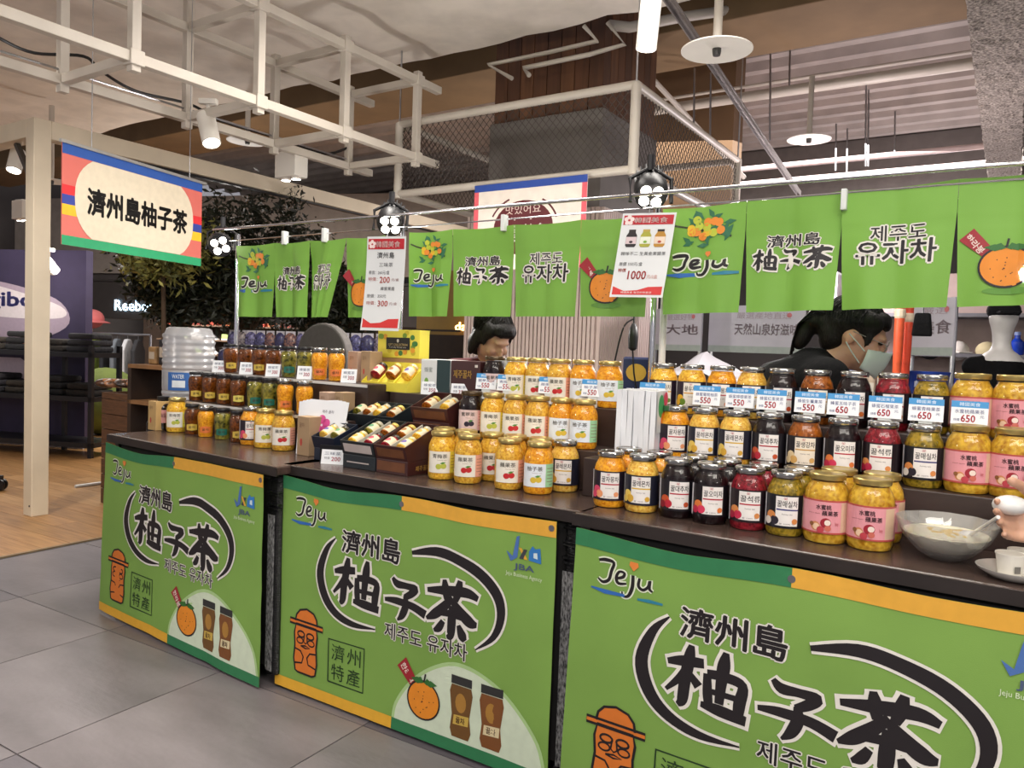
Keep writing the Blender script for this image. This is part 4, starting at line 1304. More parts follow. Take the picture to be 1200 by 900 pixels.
def face_cam(p, jit=6): return math.atan2(-p.x, p.y) * -1 * -1 + R(random.uniform(-jit, jit))
CUT = {}
def row(F, v, z, pxs, kinds, rowname, group, us=None, turn=0):
    n = len(kinds)
    for i, kd in enumerate(kinds):
        u = us[i] if us else F.u_at(pxs[i], v, z + .07)
        vv = v + random.uniform(-.004, .004)
        p = F.p(u, vv, z)
        rz = math.atan2(p.x, p.y) * -1 + R(turn + random.uniform(-7, 7))
        place = 'leftmost' if i == 0 else ('rightmost' if i == n - 1 else '%s from left' % ORD[i])
        jar(kd, p, rz, '%s, %s in %s' % (KINDS[kd][4], place, rowname), group)
    return [F.u_at(px, v, z + .07) for px in pxs] if pxs else us

gR = 'honey tea jars on the near right counter'
us = row(F3, .145, .80, [715, 752, 793, 833, 877, 920, 968, 1020], ['jamong', 'lemon', 'daechu', 'omija', 'seongnyu', 'maesil', 'pink', 'pink'], 'front row, right counter', gR, turn=-4)
row(F3, .250, .80, None, ['jamong', 'jamong', 'daechu', 'omija', 'seongnyu', 'maesil', 'pink', 'pink'], 'second row, right counter', gR, us=[u + .004 for u in us])
pm = [755, 790, 825, 862, 901, 943, 987, 1033, 1082, 1134, 1187]
row(F3, .380, SZ[1], pm, ['yuja', 'jamong', 'lemon', 'lemon', 'daechu', 'saenggang', 'omija', 'seongnyu', 'maesil', 'pink', 'pink'], 'middle step row, right counter', gR, turn=-4)
row(F3, .530, SZ[2], [777, 810, 845, 880, 916, 957, 1000, 1045, 1091, 1138, 1188], ['yuja', 'yuja', 'jamong', 'lemon', 'daechu', 'saenggang', 'omija', 'seongnyu', 'maesil', 'pink', 'pink'], 'top row, right counter', gR, turn=-4)
gM = 'fruit tea jars on the middle counter'
row(F2, .150, .80, [518, 549, 596, 631], ['wy', 'wr', 'wr', 'wg'], 'front row, middle counter', gM, turn=-6)
row(F2, .245, .80, [521, 546, 577, 602, 632, 662], ['wy', 'wr', 'wr', 'wr', 'wg', 'lemon'], 'second row, middle counter', gM, turn=-6)
row(F2, .340, SZ[1], [552, 578, 604, 631, 658, 684], ['wd', 'wy', 'wr', 'wr', 'wg', 'wg'], 'middle step row, middle counter', gM, turn=-6)
row(F2, .500, SZ[2], [579, 605, 630, 656, 683, 714], ['wd', 'wy', 'wr', 'wr', 'wg', 'wg'], 'top row, middle counter', gM, turn=-6)
gL = 'small honey jars on the far left counter'
row(F1, .262, .80, [208, 225, 242, 260, 278, 294, 312, 332], ['wy', 'sbrown', 'sorange', 'sgreen', 'sbrown', 'jamong', 'wy', 'wr'], 'front row, left counter', gL)
row(F1, .362, LZ[1], [229, 246, 262, 280, 299, 316, 335, 357], ['sbrown', 'sbrown', 'sbrown', 'sbrown2', 'sgreen', 'sgreen', 'sorange', 'sorange'], 'middle step row, left counter', gL)
row(F1, .465, LZ[2], [271, 288, 304, 321, 339, 357, 375, 394], ['sbrown', 'sbrown2', 'sbrown', 'sbrown2', 'sgreen', 'sgreen', 'sorange', 'sorange'], 'top row, left counter', gL)

# dark sauce bottle at the left end
p = F1.p(F1.u_at(191, .25, .85), .25, .80)
o = thing('sauce_bottle', p, math.atan2(p.x, p.y) * -1, 'dark bottle with pink label at the left end of the far left counter', 'bottle')
MB().lathe([(.028, 0), (.036, .003), (.037, .012), (.037, .105), (.030, .122), (.024, .13), (.024, .14)], 24).build('glass_body', mat('dark_bottle', '120a0b', .12, coat=.4), o, smooth=True)
MB().lathe([(.026, .138), (.027, .14), (.027, .156), (.001, .158)], 24).build('lid', LIDS['black'], o, smooth=True)
lb = pr('label', grid(-.028, .028, .035, .095, 12), cyl_surf(.0376), 0, 'c98f8c', o)
pr('lettering', fit('梅醬', -.014, .014, .06, .08), cyl_surf(.0376), .0006, '4a2428', lb)

# ---------------------------------------------------------------- price cards
def card(F, px, v, z, price, name, label, blue=True, W=.082, H=.060, lean=12):
    u = F.u_at(px, v, z + .03)
    p = F.p(u, v, z)
    o = thing('price_card', p + Vector((0, 0, .036 if blue else 0)), math.atan2(p.x, p.y) * -.5 + F.ang * .5, label, 'price card', 'price cards on the shelves')
    cl, sl = math.cos(R(lean)), math.sin(R(lean))
    S = lambda x, q, of: (x, q * sl - of * cl, q * cl + of * sl)
    b = MB()
    b.add([S(-W / 2, 0, 0), S(W / 2, 0, 0), S(W / 2, H, 0), S(-W / 2, H, 0), S(-W / 2, 0, -.0012), S(W / 2, 0, -.0012), S(W / 2, H, -.0012), S(-W / 2, H, -.0012)], [(0, 1, 2, 3), (7, 6, 5, 4), (0, 3, 7, 4), (1, 5, 6, 2), (3, 2, 6, 7), (0, 4, 5, 1)])
    b.build('card_face', mat('card_white', 'eceff2', .35, var=.02), o)
    MB().add([S(-W * .3, 0, -.0012), S(W * .3, 0, -.0012), (W * .3, .028, .001), (-W * .3, .028, .001), S(W * .3, H * .6, -.0012), S(-W * .3, H * .6, -.0012)], [(0, 1, 2, 3), (3, 2, 4, 5)]).build('stand', mat('card_white', 'eceff2'), o)
    if blue:
        MB().box(-.016, .016, .002, .012, -.036, .004).build('clip_foot', mat('clear_clip', 'dfe3e0', .2), o)
        pr('header_band', poly(rect(-W / 2, W / 2, H * .72, H), .2), S, .0006, '3f93cf', o, 'ph%.3f' % H)
        pr('lettering', fit('韓國美食', -W * .28, W * .28, H * .78, H * .94), S, .0011, 'dcecf8', o, 'phl%.3f' % H)
        pr('lettering', fit(name, -W * .40, W * .40, H * .46, H * .64), S, .0006, '2c3a78', o)
        pr('lettering', fit('特價', -W * .42, -W * .26, H * .12, H * .24), S, .0006, '2c3a78', o, 'pht%.3f' % H)
        pr('lettering', fit(price, -W * .22, W * .16, H * .10, H * .40, .025), S, .0006, 'c0283c', o)
        pr('lettering', fit('元', W * .28, W * .40, H * .28, H * .40), S, .0006, '2c3a78', o, 'phy%.3f' % H)
    else:
        pr('lettering', fit(name, -W * .36, W * .36, H * .62, H * .84), S, .0006, '3a4a6a', o)
        pr('lettering', fit('特價', -W * .36, -W * .12, H * .32, H * .5), S, .0006, '6a6a74', o)
        pr('lettering', fit(price, -W * .04, W * .36, H * .22, H * .5, .02), S, .0006, 'b8485a', o)
    return o
for i, (px, pz, nm) in enumerate(((763, '550', '蜂蜜柚子果茶'), (827, '550', '蜂蜜葡萄柚茶'), (866, '550', '蜂蜜檸檬果茶'), (903, '550', '蜂蜜紅棗果茶'), (948, '550', '蜂蜜生薑果茶'), (987, '650', '蜂蜜五味子茶'), (1036, '650', '蜂蜜石榴果茶'), (1084, '650', '蜂蜜青梅果茶'), (1135, '650', '水蜜桃蘋果茶'))):
    card(F3, px, .452, SZ[2], pz, nm, 'blue-topped price card reading %s, %s from left on the right counter' % (pz, ORD[i]))
for i, (px, pz, nm) in enumerate(((569, '550', '藍莓果茶'), (594, '550', '青梅果茶'), (643, '550', '蘋果果茶'), (694, '550', '柚子果茶'))):
    card(F2, px, .428 + .02, SZ[2], pz, nm, 'blue-topped price card, %s from left below the top jars, middle counter' % ORD[i], W=.078, H=.058)
for i, px in enumerate((256, 288, 319, 356, 408)):
    card(F1, px, .418, LZ[2], '300', '蜂蜜茶', 'plain white price card, %s from left before the small honey jars' % ORD[i], False, .066, .056)

# ================================================================ GIFT BOXES ON THE MIDDLE COUNTER
maroon = mat('maroon_card', '40201f', .35, var=.1)
darkcard = mat('black_card', '20262b', .4, var=.1)
navy = mat('navy_card', '1e2536', .4, var=.1)
brownlab = mat('brown_label', '6a4026', .5, var=.2, scale=20)
pap = [mat('mini_label_%d' % i, c, .4, var=.06, scale=60) for i, c in enumerate(('d9c9a8', 'b9d0c0', 'd8b8bc', 'e0d8c8', 'b8b4d0'))]
caps = [mat('mini_cap_%d' % i, c, .35, .3) for i, c in enumerate(('cdb98a', 'b9b39c', '3a332c', 'c9b45a'))]
minis = 0
def mini_jar(M, i, where):
    """small jar lying in its tray, cap to the back"""
    global minis
    minis += 1
    o = bpy.data.objects.new('mini_jar', None); COL.objects.link(o); o.matrix_world = M
    tag(o, where, 'jar', 'mini jars in gift trays')
    g, c, l = SM['mini']
    obj('glass_body', mesh_m(g, FILL[('citron', 'green', 'red', 'amber', 'lemon')[i % 5]]), None, o)
    obj('lid', mesh_m(l, caps[i % 4]), None, o)
    S = cyl_surf(.0233)
    q = pr('label', grid(-.036, .036, .006, .043, 14), S, 0, pap[i % 5], o, 'minilab')
    pr('label_print', poly(circle(0, .024, .011, .010, 10), .01), S, .0005, ('c9a03a', '5a9a6a', 'c0485a', 'a8703a', '6a5a9a')[i % 5], q, 'minip%d' % (i % 5))
    return o
def tray(F, u, v, z, w, d, h, m, n, where, ci=0, tilt=20, plate=True):
    """open tray of mini jars, tipped towards the aisle on a wedge"""
    o = thing('gift_tray', F.p(u, v, z), F.ang, where, 'gift box', 'open gift trays of mini jars')
    o.rotation_euler = (R(tilt), 0, F.ang)
    t = .004
    MB().box(0, w, 0, d, 0, .004).build('base', m, o)
    MB().box(0, w, 0, t, .004, h).build('front_wall', m, o); MB().box(0, w, d - t, d, .004, h).build('back_wall', m, o)
    MB().box(0, t, t, d - t, .004, h).build('side_wall', m, o); MB().box(w - t, w, t, d - t, .004, h).build('side_wall', m, o)
    MB().box(t, w - t, t, d - t, h * .12, h * .16).build('inner_tray', mat('tray_lining', 'b8b4a8', .6), o)
    for i in range(1, n): MB().box(w * i / n - .0015, w * i / n + .0015, t, d - t, h * .16, h * .95).build('divider', mat('tray_lining', 'b8b4a8'), o)
    if plate: MB().box(w * .08, w * .92, -.001, 0, h * .2, h * .8).build('front_label', brownlab if m is maroon else mat('pale_label', 'c4b8b4', .5), o)
    s_, c_ = math.sin(R(tilt)), math.cos(R(tilt))
    yb_, zb_ = d - d * s_ * s_, -d * s_ * c_
    MB().add([(0, 0, 0), (w, 0, 0), (w, d, 0), (0, d, 0), (0, yb_, zb_ + .001), (w, yb_, zb_ + .001)], [(0, 3, 2, 1), (0, 1, 5, 4), (3, 4, 5, 2), (0, 4, 3), (1, 2, 5)]).build('wedge', m, o)
    Mt = Matrix.Translation(F.p(u, v, z)) @ Matrix.Rotation(F.ang, 4, 'Z') @ Matrix.Rotation(R(tilt), 4, 'X')
    rows_ = 2 if d > .17 else 1
    y0 = .016 if rows_ == 2 else (d - .07) / 2
    for i in range(n):
        for k in range(rows_):
            M = Mt @ Matrix.Translation((w * (i + .5) / n, y0 + k * .086, h * .16 + .0245)) @ Matrix.Rotation(R(-88), 4, 'X')
            mini_jar(M, ci + i * 2 + k, 'mini jar lying in the %s, %s lane%s' % (where, ORD[i], '' if rows_ == 1 else (', rear' if k else ', front')))
    return o
def gbox(F, u, v, z, w, d, h, m, name, label, cat='box', group='gift boxes on the middle counter', rz=0):
    o = thing(name, F.p(u, v, z), F.ang + rz, label, cat, group)
    MB().box(0, w, 0, d, 0, h).build('carton', m, o, bev=.002)
    return o
uA, uB, uC = F2.u_at(402, .09, .85), F2.u_at(441, .09, .85), F2.u_at(479, .09, .85)
wA, wB = uB - uA - .004, uC - uB - .004
o = gbox(F2, uA, .09, .80, wA, .19, .048, darkcard, 'gift_box', 'closed black gift box at the bottom under the black tray')
MB().box(.02, wA - .03, -.001, 0, .020, .024).build('front_label', mat('pale_label', 'c4b8b4'), o)
o = gbox(F2, uB, .09, .80, wB, .19, .048, maroon, 'gift_box', 'closed maroon gift box at the bottom beside the front jars')
MB().box(.006, wB - .012, -.001, 0, .010, .042).build('front_label', brownlab, o)
pr('lettering', fit('제주꿀차', .15 - .13, .15 - .05, .012, .030), lambda x, z, of: (wB + of, x + .02, z), .001, 'c9a050', o)
tray(F2, uA, .09, .848, wA, .19, .052, darkcard, 2, 'front black tray on the middle counter', 0)
tray(F2, uB, .09, .848, wB, .19, .052, maroon, 2, 'front maroon tray on the middle counter', 2)
u4 = F2.u_at(382, .19, .85)
gbox(F2, u4 - .01, .14, .80, .115, .14, .046, navy, 'gift_box', 'closed navy gift box behind the small price holder')
tray(F2, u4 - .01, .14, .846, .115, .13, .045, navy, 2, 'navy tray left of the front trays', 4, plate=False)
u1 = F2.u_at(416, .33, .93)
tray(F2, u1, .295, SZ[1], .155, .13, .045, darkcard, 3, 'wide black tray on the middle step', 1, plate=False)
tray(F2, u1 + .16, .295, SZ[1], .075, .13, .045, darkcard, 1, 'narrow black tray on the middle step', 3, plate=False)
u3 = F2.u_at(484, .29, .93)
u3 = max(u3, u1 + .238)
w3 = F2.u_at(527, .29, .97) - u3
o = gbox(F2, u3, .287, SZ[1], w3, .145, .042, maroon, 'gift_box', 'closed maroon gift box under the raised maroon tray')
MB().box(.008, w3 - .04, -.001, 0, .008, .036).build('front_label', brownlab, o)
tray(F2, u3, .287, SZ[1] + .042, w3, .145, .052, maroon, 2, 'raised maroon tray on the middle step', 3)
# small price holder before the navy tray
o = card(F2, 389, .105, .80, '200', '三味茶', 'white price card in a small black holder before the navy tray', False, .085, .052)
MB().box(-.052, .052, .012, .020, 0, .066).build('holder', black_plastic, o)
# yellow sloped tray with three mini jars, and its printed lid box
yel = mat('yellow_card', 'e6d648', .45, var=.05)
uy0, uy1 = F2.u_at(424, .45, 1.07), F2.u_at(478, .45, 1.07)
wy = uy1 - uy0
gt = thing('yellow_gift_tray', F2.p(uy0, .447, SZ[2]), F2.ang, 'yellow sloped gift tray holding three mini jars on the top step', 'gift box')
MB().add([(0, 0, 0), (wy, 0, 0), (wy, .12, 0), (0, .12, 0), (0, 0, .035), (wy, 0, .035), (wy, .12, .115), (0, .12, .115)], [(3, 2, 1, 0), (0, 1, 5, 4), (1, 2, 6, 5), (2, 3, 7, 6), (3, 0, 4, 7)]).build('box_walls', yel, gt)
MB().add([(0, .004, .016), (wy, .004, .016), (wy, .116, .092), (0, .116, .092)], [(0, 1, 2, 3)]).build('inner_slope', yel, gt)
for x in (wy / 3, 2 * wy / 3): MB().add([(x - .002, .006, .018), (x + .002, .006, .018), (x + .002, .114, .110), (x - .002, .114, .110), (x - .002, .006, .034), (x + .002, .006, .034)], [(0, 1, 5, 4), (4, 5, 2, 3), (0, 4, 3), (1, 2, 5)]).build('divider', yel, gt)
for i in range(3):
    loc = F2.p(uy0 + wy * (i + .5) / 3, .447 + .034, SZ[2] + .058)
    mini_jar(Matrix.Translation(loc) @ Matrix.Rotation(F2.ang, 4, 'Z') @ Matrix.Rotation(R(-54), 4, 'X'), i + 2, 'mini jar in the yellow sloped tray, %s from left' % ORD[i])
uq0 = F2.u_at(443, .575, 1.2); uq1 = F2.u_at(492, .575, 1.2); wq = uq1 - uq0
gbox(F2, uq0 + .0, .575, SZ[2], wq, .06, .132, mat('kraft', 'b08a5c', .7), 'carton', 'plain kraft carton supporting the printed yellow box', 'box')
yb = gbox(F2, uq0, .572, SZ[2] + .132, wq, .064, .117, yel, 'yellow_gift_box', 'yellow gift box printed with citrus fruit and a black title plate')
S = flat()
rnd = random.Random(9)
for i in range(16):
    x, z = rnd.uniform(.015, wq - .015), rnd.choice([rnd.uniform(.01, .03), rnd.uniform(.085, .105), rnd.uniform(.02, .1)])
    if .03 < x < wq - .05 and .03 < z < .085: x = wq - .02 - rnd.uniform(0, .02)
    pr('fruit_print', poly(circle(x, z, .012, .011, 12), .3), S, .0006 + i * .0001, ('e09a2c', '7a9a34', 'c9b42c', '3f7a3a')[i % 4], yb)
pr('title_plate', poly(rect(wq * .22, wq * .78, .035, .085), .3), S, .003, '191613', yb)
pr('lettering', fit('GIFT COLLECTION', wq * .27, wq * .73, .050, .060, .01), S, .0036, 'e0c88a', yb)
pr('lettering', fit('honey fruit tea', wq * .30, wq * .70, .041, .047), S, .0036, 'd8d0c0', yb)
pr('crest', poly([(wq * .5, .063), (wq * .5 + .006, .069), (wq * .5 + .005, .078), (wq * .5 - .005, .078), (wq * .5 - .006, .069)], .3), S, .0036, 'c9c4b8', yb)
MB().box(-.001, wq + .001, .02, .066, .1155, .1175).build('lid_flap', yel, yb)
# white/green and maroon cartons on the top step
ub0, ub1, ub2 = F2.u_at(493, .47, 1.1), F2.u_at(528, .47, 1.1), F2.u_at(563, .47, 1.1)
wgc = mat('white_card', 'd9dcda', .45, var=.03)
gb = gbox(F2, ub0, .47, SZ[2], ub1 - ub0 - .003, .12, .135, wgc, 'gift_carton', 'white gift carton with dark green edge beside the maroon carton')
W_ = ub1 - ub0 - .003
pr('green_edge', poly(rect(W_ * .55, W_, 0, .135), .3), S, .0008, '23383a', gb)
pr('leaf_print', poly(circle(W_ * .2, .05, .010, .014, 12), .3), S, .0008, '7aa84a', gb)
pr('lettering', fit('蜂蜜', W_ * .12, W_ * .4, .085, .105), S, .0008, '8a948c', gb)
gm = gbox(F2, ub1, .47, SZ[2], ub2 - ub1 - .003, .12, .135, maroon, 'gift_carton', 'maroon gift carton with gold brush lettering left of the top jars')
W_ = ub2 - ub1 - .003
pr('lettering', fit('제주꿀차', W_ * .1, W_ * .72, .070, .100, .02), S, .0008, 'c9a24a', gm)
pr('seal', poly(rect(W_ * .82, W_ * .92, .112, .122), .3), S, .0008, 'd0c8c0', gm)
card(F2, 503, .455, SZ[2], '350', '蜂蜜茶', 'white price card before the white gift carton', False, .068, .05)
card(F2, 538, .455, SZ[2], '350', '蜂蜜茶', 'white price card before the maroon gift carton', False, .068, .05)
gbox(F2, ub1 + .12, .585, SZ[2], .12, .05, .150, wgc, 'gift_carton', 'white carton behind the top jars below the bowed woman')
# leaflets leaning beside the trays
lf = thing('leaflet_stack', F2.p(F2.u_at(376, .215, .85), .215, .80), F2.ang + R(8), 'stack of white leaflets with pink flowers leaning beside the gift trays', 'leaflets')
Wl, Hl = .185, .215
paper = mat('white_paper', 'e4e6ea', .5, var=.03)
for i in range(4):
    b = MB().box(-Wl / 2 - .026 + .010 * i, Wl / 2 - .026 + .010 * i, -.004 * i, -.004 * i + .002, 0, Hl, Matrix.Rotation(R(-10 - i), 4, 'X') @ Matrix.Rotation(R(-5 + 2 * i), 4, 'Y'))
    sh = b.build('leaflet', paper, lf)
M4 = Matrix.Rotation(R(-13), 4, 'X') @ Matrix.Rotation(R(1), 4, 'Y')
def SL(x, z, of): return tuple(M4 @ Vector((x, -.012 - of, z)))
pr('flower_print', merge(*[poly(circle(-.012 + .022 * math.cos(a), .118 + .022 * math.sin(a), .018, None, 12), .3) for a in (.4, 1.7, 2.9, 4.2, 5.4)]), SL, .0008, 'd84f94', sh)
pr('flower_print', merge(*[poly(circle(-.058 + .016 * math.cos(a), .095 + .016 * math.sin(a), .013, None, 10), .3) for a in (.4, 1.7, 2.9, 4.2, 5.4)]), SL, .0012, 'e04f9a', sh)
pr('lettering', fit('제주 꿀차', -.02, .035, .165, .178), SL, .0008, '6a6470', sh)
pr('stem_print', stroke([(-.022, .07), (-.03, .03), (-.024, .002)], .003), SL, .0008, '5a6a7a', sh)
# kraft cartons at the right end of the far left counter
kraft = mat('kraft_card', 'a98d6c', .7, var=.12)
kd = mat('pinkish_kraft', 'b79a86', .65, var=.1)
def kbox(px, v, z, w, d, h, m, label):
    u = F1.u_at(px, v, z + h / 2)
    o = gbox(F1, u - w / 2, v, z, w, d, h, m, 'kraft_carton', label, 'box', 'kraft cartons on the far left counter')
    pr('lettering', fit('꿀차', w * .2, w * .62, h * .72, h * .84), flat(), .0008, '7a5a44', o)
    pr('fruit_print', poly(circle(w * .36, h * .34, w * .10, h * .10, 12), .3), flat(), .0008, 'b8483c', o)
    return o
kbox(355, .225, .80, .072, .07, .150, kraft, 'tall kraft carton with red fruit beside the white leaflets')
kbox(413, .53, LZ[2], .060, .07, .125, kd, 'pinkish kraft carton at the right end of the top honey jar row')
kbox(428, .53, LZ[2], .055, .07, .128, kraft, 'kraft carton nearest the yellow gift tray on the top step')
kbox(379, .335, LZ[1], .055, .06, .10, kd, 'pinkish kraft carton on the left middle step right of the honey jars')
kbox(397, .335, LZ[1], .050, .06, .105, kraft, 'kraft carton at the right end of the left middle step')
kbox(178, .20, .80, .070, .09, .135, mat('pale_wood', 'c2a06a', .6, var=.15), 'pale wooden box at the left end of the far left counter')
# dark block under the white bags, and the white folded bags
db = gbox(F2, 1.085, .205, .80, .10, .075, .115, step_m, 'display_block', 'dark wooden block at the right end of the middle counter', 'block', None)
pk = thing('paper_bag_stack', F3.p(.03, .30, SZ[0]), F3.ang + R(6), 'stack of folded white paper bags with coloured side between the two jar rows', 'paper bags')
ub = [(-.075 + .018 * i) for i in range(7)]
for i, x in enumerate(ub):
    vs_, fs = [], []
    for j in range(7):
        z = .125 + .20 * j / 6
        y = -.002 * math.sin(j * .9 + i) + .003 * (i % 2)
        for dx, dy in ((0, 0), (.0165, -.002), (.0165, .11), (0, .112)): vs_.append((x + dx + .0012 * math.sin(j * .6 + i * 2), y + dy, z))
    for j in range(6):
        for q in range(4):
            a = j * 4 + q; b_ = j * 4 + (q + 1) % 4
            fs.append((a, b_, b_ + 4, a + 4))
    fs += [(3, 2, 1, 0), (24, 25, 26, 27)]
    MB().add(vs_, fs).build('folded_bag', paper, pk)
MB().box(-.075, .05, .0, .11, 0, .125).build('support', step_m, pk)
SS = lambda y, z, of: (.0495 + of + .004, y, z)
pr('colour_print', poly(rect(.0, .05, .20, .325), .3), SS, .0012, 'e8eae8', pk)
pr('colour_print', poly(circle(.035, .28, .026, .035, 16), .3), SS, .002, '3fa35c', pk)
pr('colour_print', poly(circle(.078, .30, .020, .022, 16), .3), SS, .002, 'd83a5a', pk)
pr('colour_print', poly(circle(.065, .235, .030, .03, 16), .3), SS, .0024, 'e08a3c', pk)

# ================================================================ TEA BOWL, CUPS
p = F3.p(F3.u_at(1108, .155, .84), .155, .80)
bw_ = thing('tea_bowl', p, 0, 'large clear glass bowl of pale citron tea near the front right', 'bowl')
clear = glassy('bowl_glass', gloss=.13, tint=.95, rough=.03, body=.20, bodycol=(.95, .95, .92))
prof = [(.030, 0), (.036, .003), (.060, .018), (.085, .045), (.100, .078), (.103, .088), (.100, .088), (.096, .077), (.081, .046), (.056, .021), (.0, .008)]
b = MB(); n = 48
for r, z in prof:
    for j in range(n):
        t = 2 * PI * j / n; q = 1 + .018 * math.cos(t * 12) * (z > .01)
        b.v.append((r * q * math.cos(t), r * q * math.sin(t), z))
for i in range(len(prof) - 1):
    for j in range(n): b.f.append((i * n + j, i * n + (j + 1) % n, (i + 1) * n + (j + 1) % n, (i + 1) * n + j))
b.build('glass', clear, bw_, smooth=True)
MB().lathe([(.002, .010), (.054, .0225), (.079, .047), (.088, .058), (.086, .060), (.001, .060)], 32).build('tea', mat('pale_tea', 'f0ecd2', .35, var=.12, scale=25, sss=.2), bw_, smooth=True)
b = MB()
for i in range(26):
    a, q = random.uniform(0, 6.28), random.uniform(.0, .05)
    b.ell((q * math.cos(a), q * math.sin(a), .060), (.008, .004, .003), 6, 4, Matrix.Rotation(random.uniform(0, 3), 3, 'Z'))
b.build('peel_shreds', mat('yellow_peel', 'd8b43c', .4), bw_, kind='stuff')
# ladle lying in the bowl
l0 = p + Vector((.045, -.01, .055)); l1 = at(1170, 606, 1.50)
ld = thing('ladle', l0, 0, 'white ladle with slim handle dipping into the glass bowl', 'ladle')
MB().path([(0, 0, 0), (l1 - l0) * .5, (l1 - l0)], .004, 8).build('handle', mat('white_plastic', 'dcdcda', .3), ld, smooth=True)
hd = l1 - l0
MB().ell((0, 0, .0), (.022, .022, .012), 14, 8).build('scoop', mat('white_plastic', 'dcdcda'), ld, smooth=True)
# cup tray and paper cups
pc = F3.p(F3.u_at(1190, .075, .82), .075, .80)
pt = thing('saucer', pc, 0, 'white oval saucer carrying paper cups at the right edge', 'saucer')
MB().lathe([(.03, 0), (.045, .002), (.068, .016), (.072, .022), (.068, .021), (.044, .006), (.001, .005)], 32).build('plate', mat('white_ceramic', 'dedbd4', .2, coat=.3), pt, smooth=True)
for i, (dx, dy) in enumerate(((-.022, -.015), (.022, .014))):
    q = pc + Vector((dx, dy, .006))
    c = thing('paper_cup', q, 0, 'small white paper cup on the saucer, %s' % ('nearer one' if i == 0 else 'rear one'), 'cup', 'paper cups on the saucer')
    MB().lathe([(.019, 0), (.020, .001), (.0265, .048), (.0275, .048), (.0275, .051), (.0255, .050), (.019, .004), (.001, .004)], 24).build('wall', mat('cup_paper', 'e2ddd2', .6), c, smooth=True)
    pr('print', poly(rect(-.006, .006, .014, .028), .01), cyl_surf(.0245), .0008, '6a6660', c)
# ================================================================ PEOPLE
skin = mat('skin', 'c89a80', .5, var=.06, scale=20, sss=.15)
hair_m = mat('black_hair', '120e0c', .5, spec=.3, var=.4, scale=6, stretch=(30, 30, 4), bump=.3, bscale=8)
cloth_black = mat('black_cloth', '0d0d0f', .9, spec=.15, var=.2, scale=10, bump=.15, bscale=60)
cloth_red = mat('dark_red_cloth', '5a1c24', .8, var=.2, scale=10)
mask_m = mat('white_face_mask', 'c4d2cc', .7, var=.04)

def limb(b, pts, n=14):
    """tapered limb through (point, radius) joints with rounded ends"""
    for (p, r), (q, s) in zip(pts[:-1], pts[1:]):
        p, q = Vector(p), Vector(q)
        N = 6
        b.path([p.lerp(q, i / N) for i in range(N + 1)], r, n, s)
    for p, r in pts: b.ell(p, (r, r, r), n, 8)
    return b

def skinned(b, name, m, parent, voxel=.009, sm=6):
    me = b.mesh(name)
    o = obj(name, me, m, parent)
    md = o.modifiers.new('remesh', 'REMESH'); md.mode = 'VOXEL'; md.voxel_size = voxel; md.use_smooth_shade = True
    s = o.modifiers.new('smooth', 'SMOOTH'); s.factor = .5; s.iterations = sm
    return o

def head_into(b, M):
    """skull, jaw, nose, brow, lips, ears in head space: face towards -y, z up, origin at the head centre, size about .23 high"""
    def E(c, r, rot=None):
        b.ell(M @ Vector(c), r, 18, 12, M.to_3x3() @ (rot or Matrix.Identity(3)))
    E((0, .012, .025), (.074, .092, .085))
    E((0, -.018, -.03), (.060, .070, .075))
    E((0, -.040, -.075), (.036, .040, .030))
    E((0, -.090, -.018), (.011, .018, .022)); E((0, -.101, -.030), (.013, .013, .011))
    E((0, -.080, .018), (.045, .012, .012))
    for s in (-1, 1):
        E((s * .034, -.070, -.030), (.022, .02, .022))
        E((s * .074, .010, -.008), (.008, .018, .030))
    E((0, -.082, -.062), (.022, .009, .006)); E((0, -.080, -.072), (.018, .009, .007))

def eyes(M, parent):
    for s in (-1, 1):
        o = MB().ell((0, 0, 0), (.013, .008, .006), 12, 8).build('eye', mat('eye_dark', '1a1412', .2), parent, smooth=True)
        o.matrix_local = parent.matrix_world.inverted() @ M @ Matrix.Translation((s * .031, -.077, .004))

def hand_into(b, W, fwd, side, up, s=1.0, curl=.9):
    """palm with five fingers: W wrist, fwd towards the fingertips, side towards the thumb"""
    W, f, sd, u = Vector(W), Vector(fwd).normalized(), Vector(side).normalized(), Vector(up).normalized()
    for k in range(4):
        t = (k - 1.5) * .019 * s
        b.path([W + sd * t * .7, W + f * .085 * s + sd * t], .013 * s, 10)
        b.ell(W + f * .085 * s + sd * t, (.0115 * s,) * 3, 10, 6)
    for k, L in enumerate((.060, .072, .078, .068)):
        t = (k - 1.5) * .0215 * s
        p = W + f * .088 * s + sd * t
        a = .35 * curl; r = .0088 * s
        for j in range(3):
            d = f * math.cos(a) - u * math.sin(a)
            q = p + d * L * s * (.45, .32, .25)[j]
            b.path([p, q], r, 10, r * .92); b.ell(q, (r * .92,) * 3, 10, 6)
            p = q; r *= .92; a += .55 * curl
    p = W + f * .03 * s + sd * .034 * s
    for j, (L, a) in enumerate(((.042, .75), (.034, .45), (.026, .15))):
        d = f * math.cos(a) + sd * math.sin(a) - u * .35
        q = p + d.normalized() * L * s
        b.path([p, q], .0105 * s, 10); b.ell(q, (.010 * s,) * 3, 10, 6)
        p = q

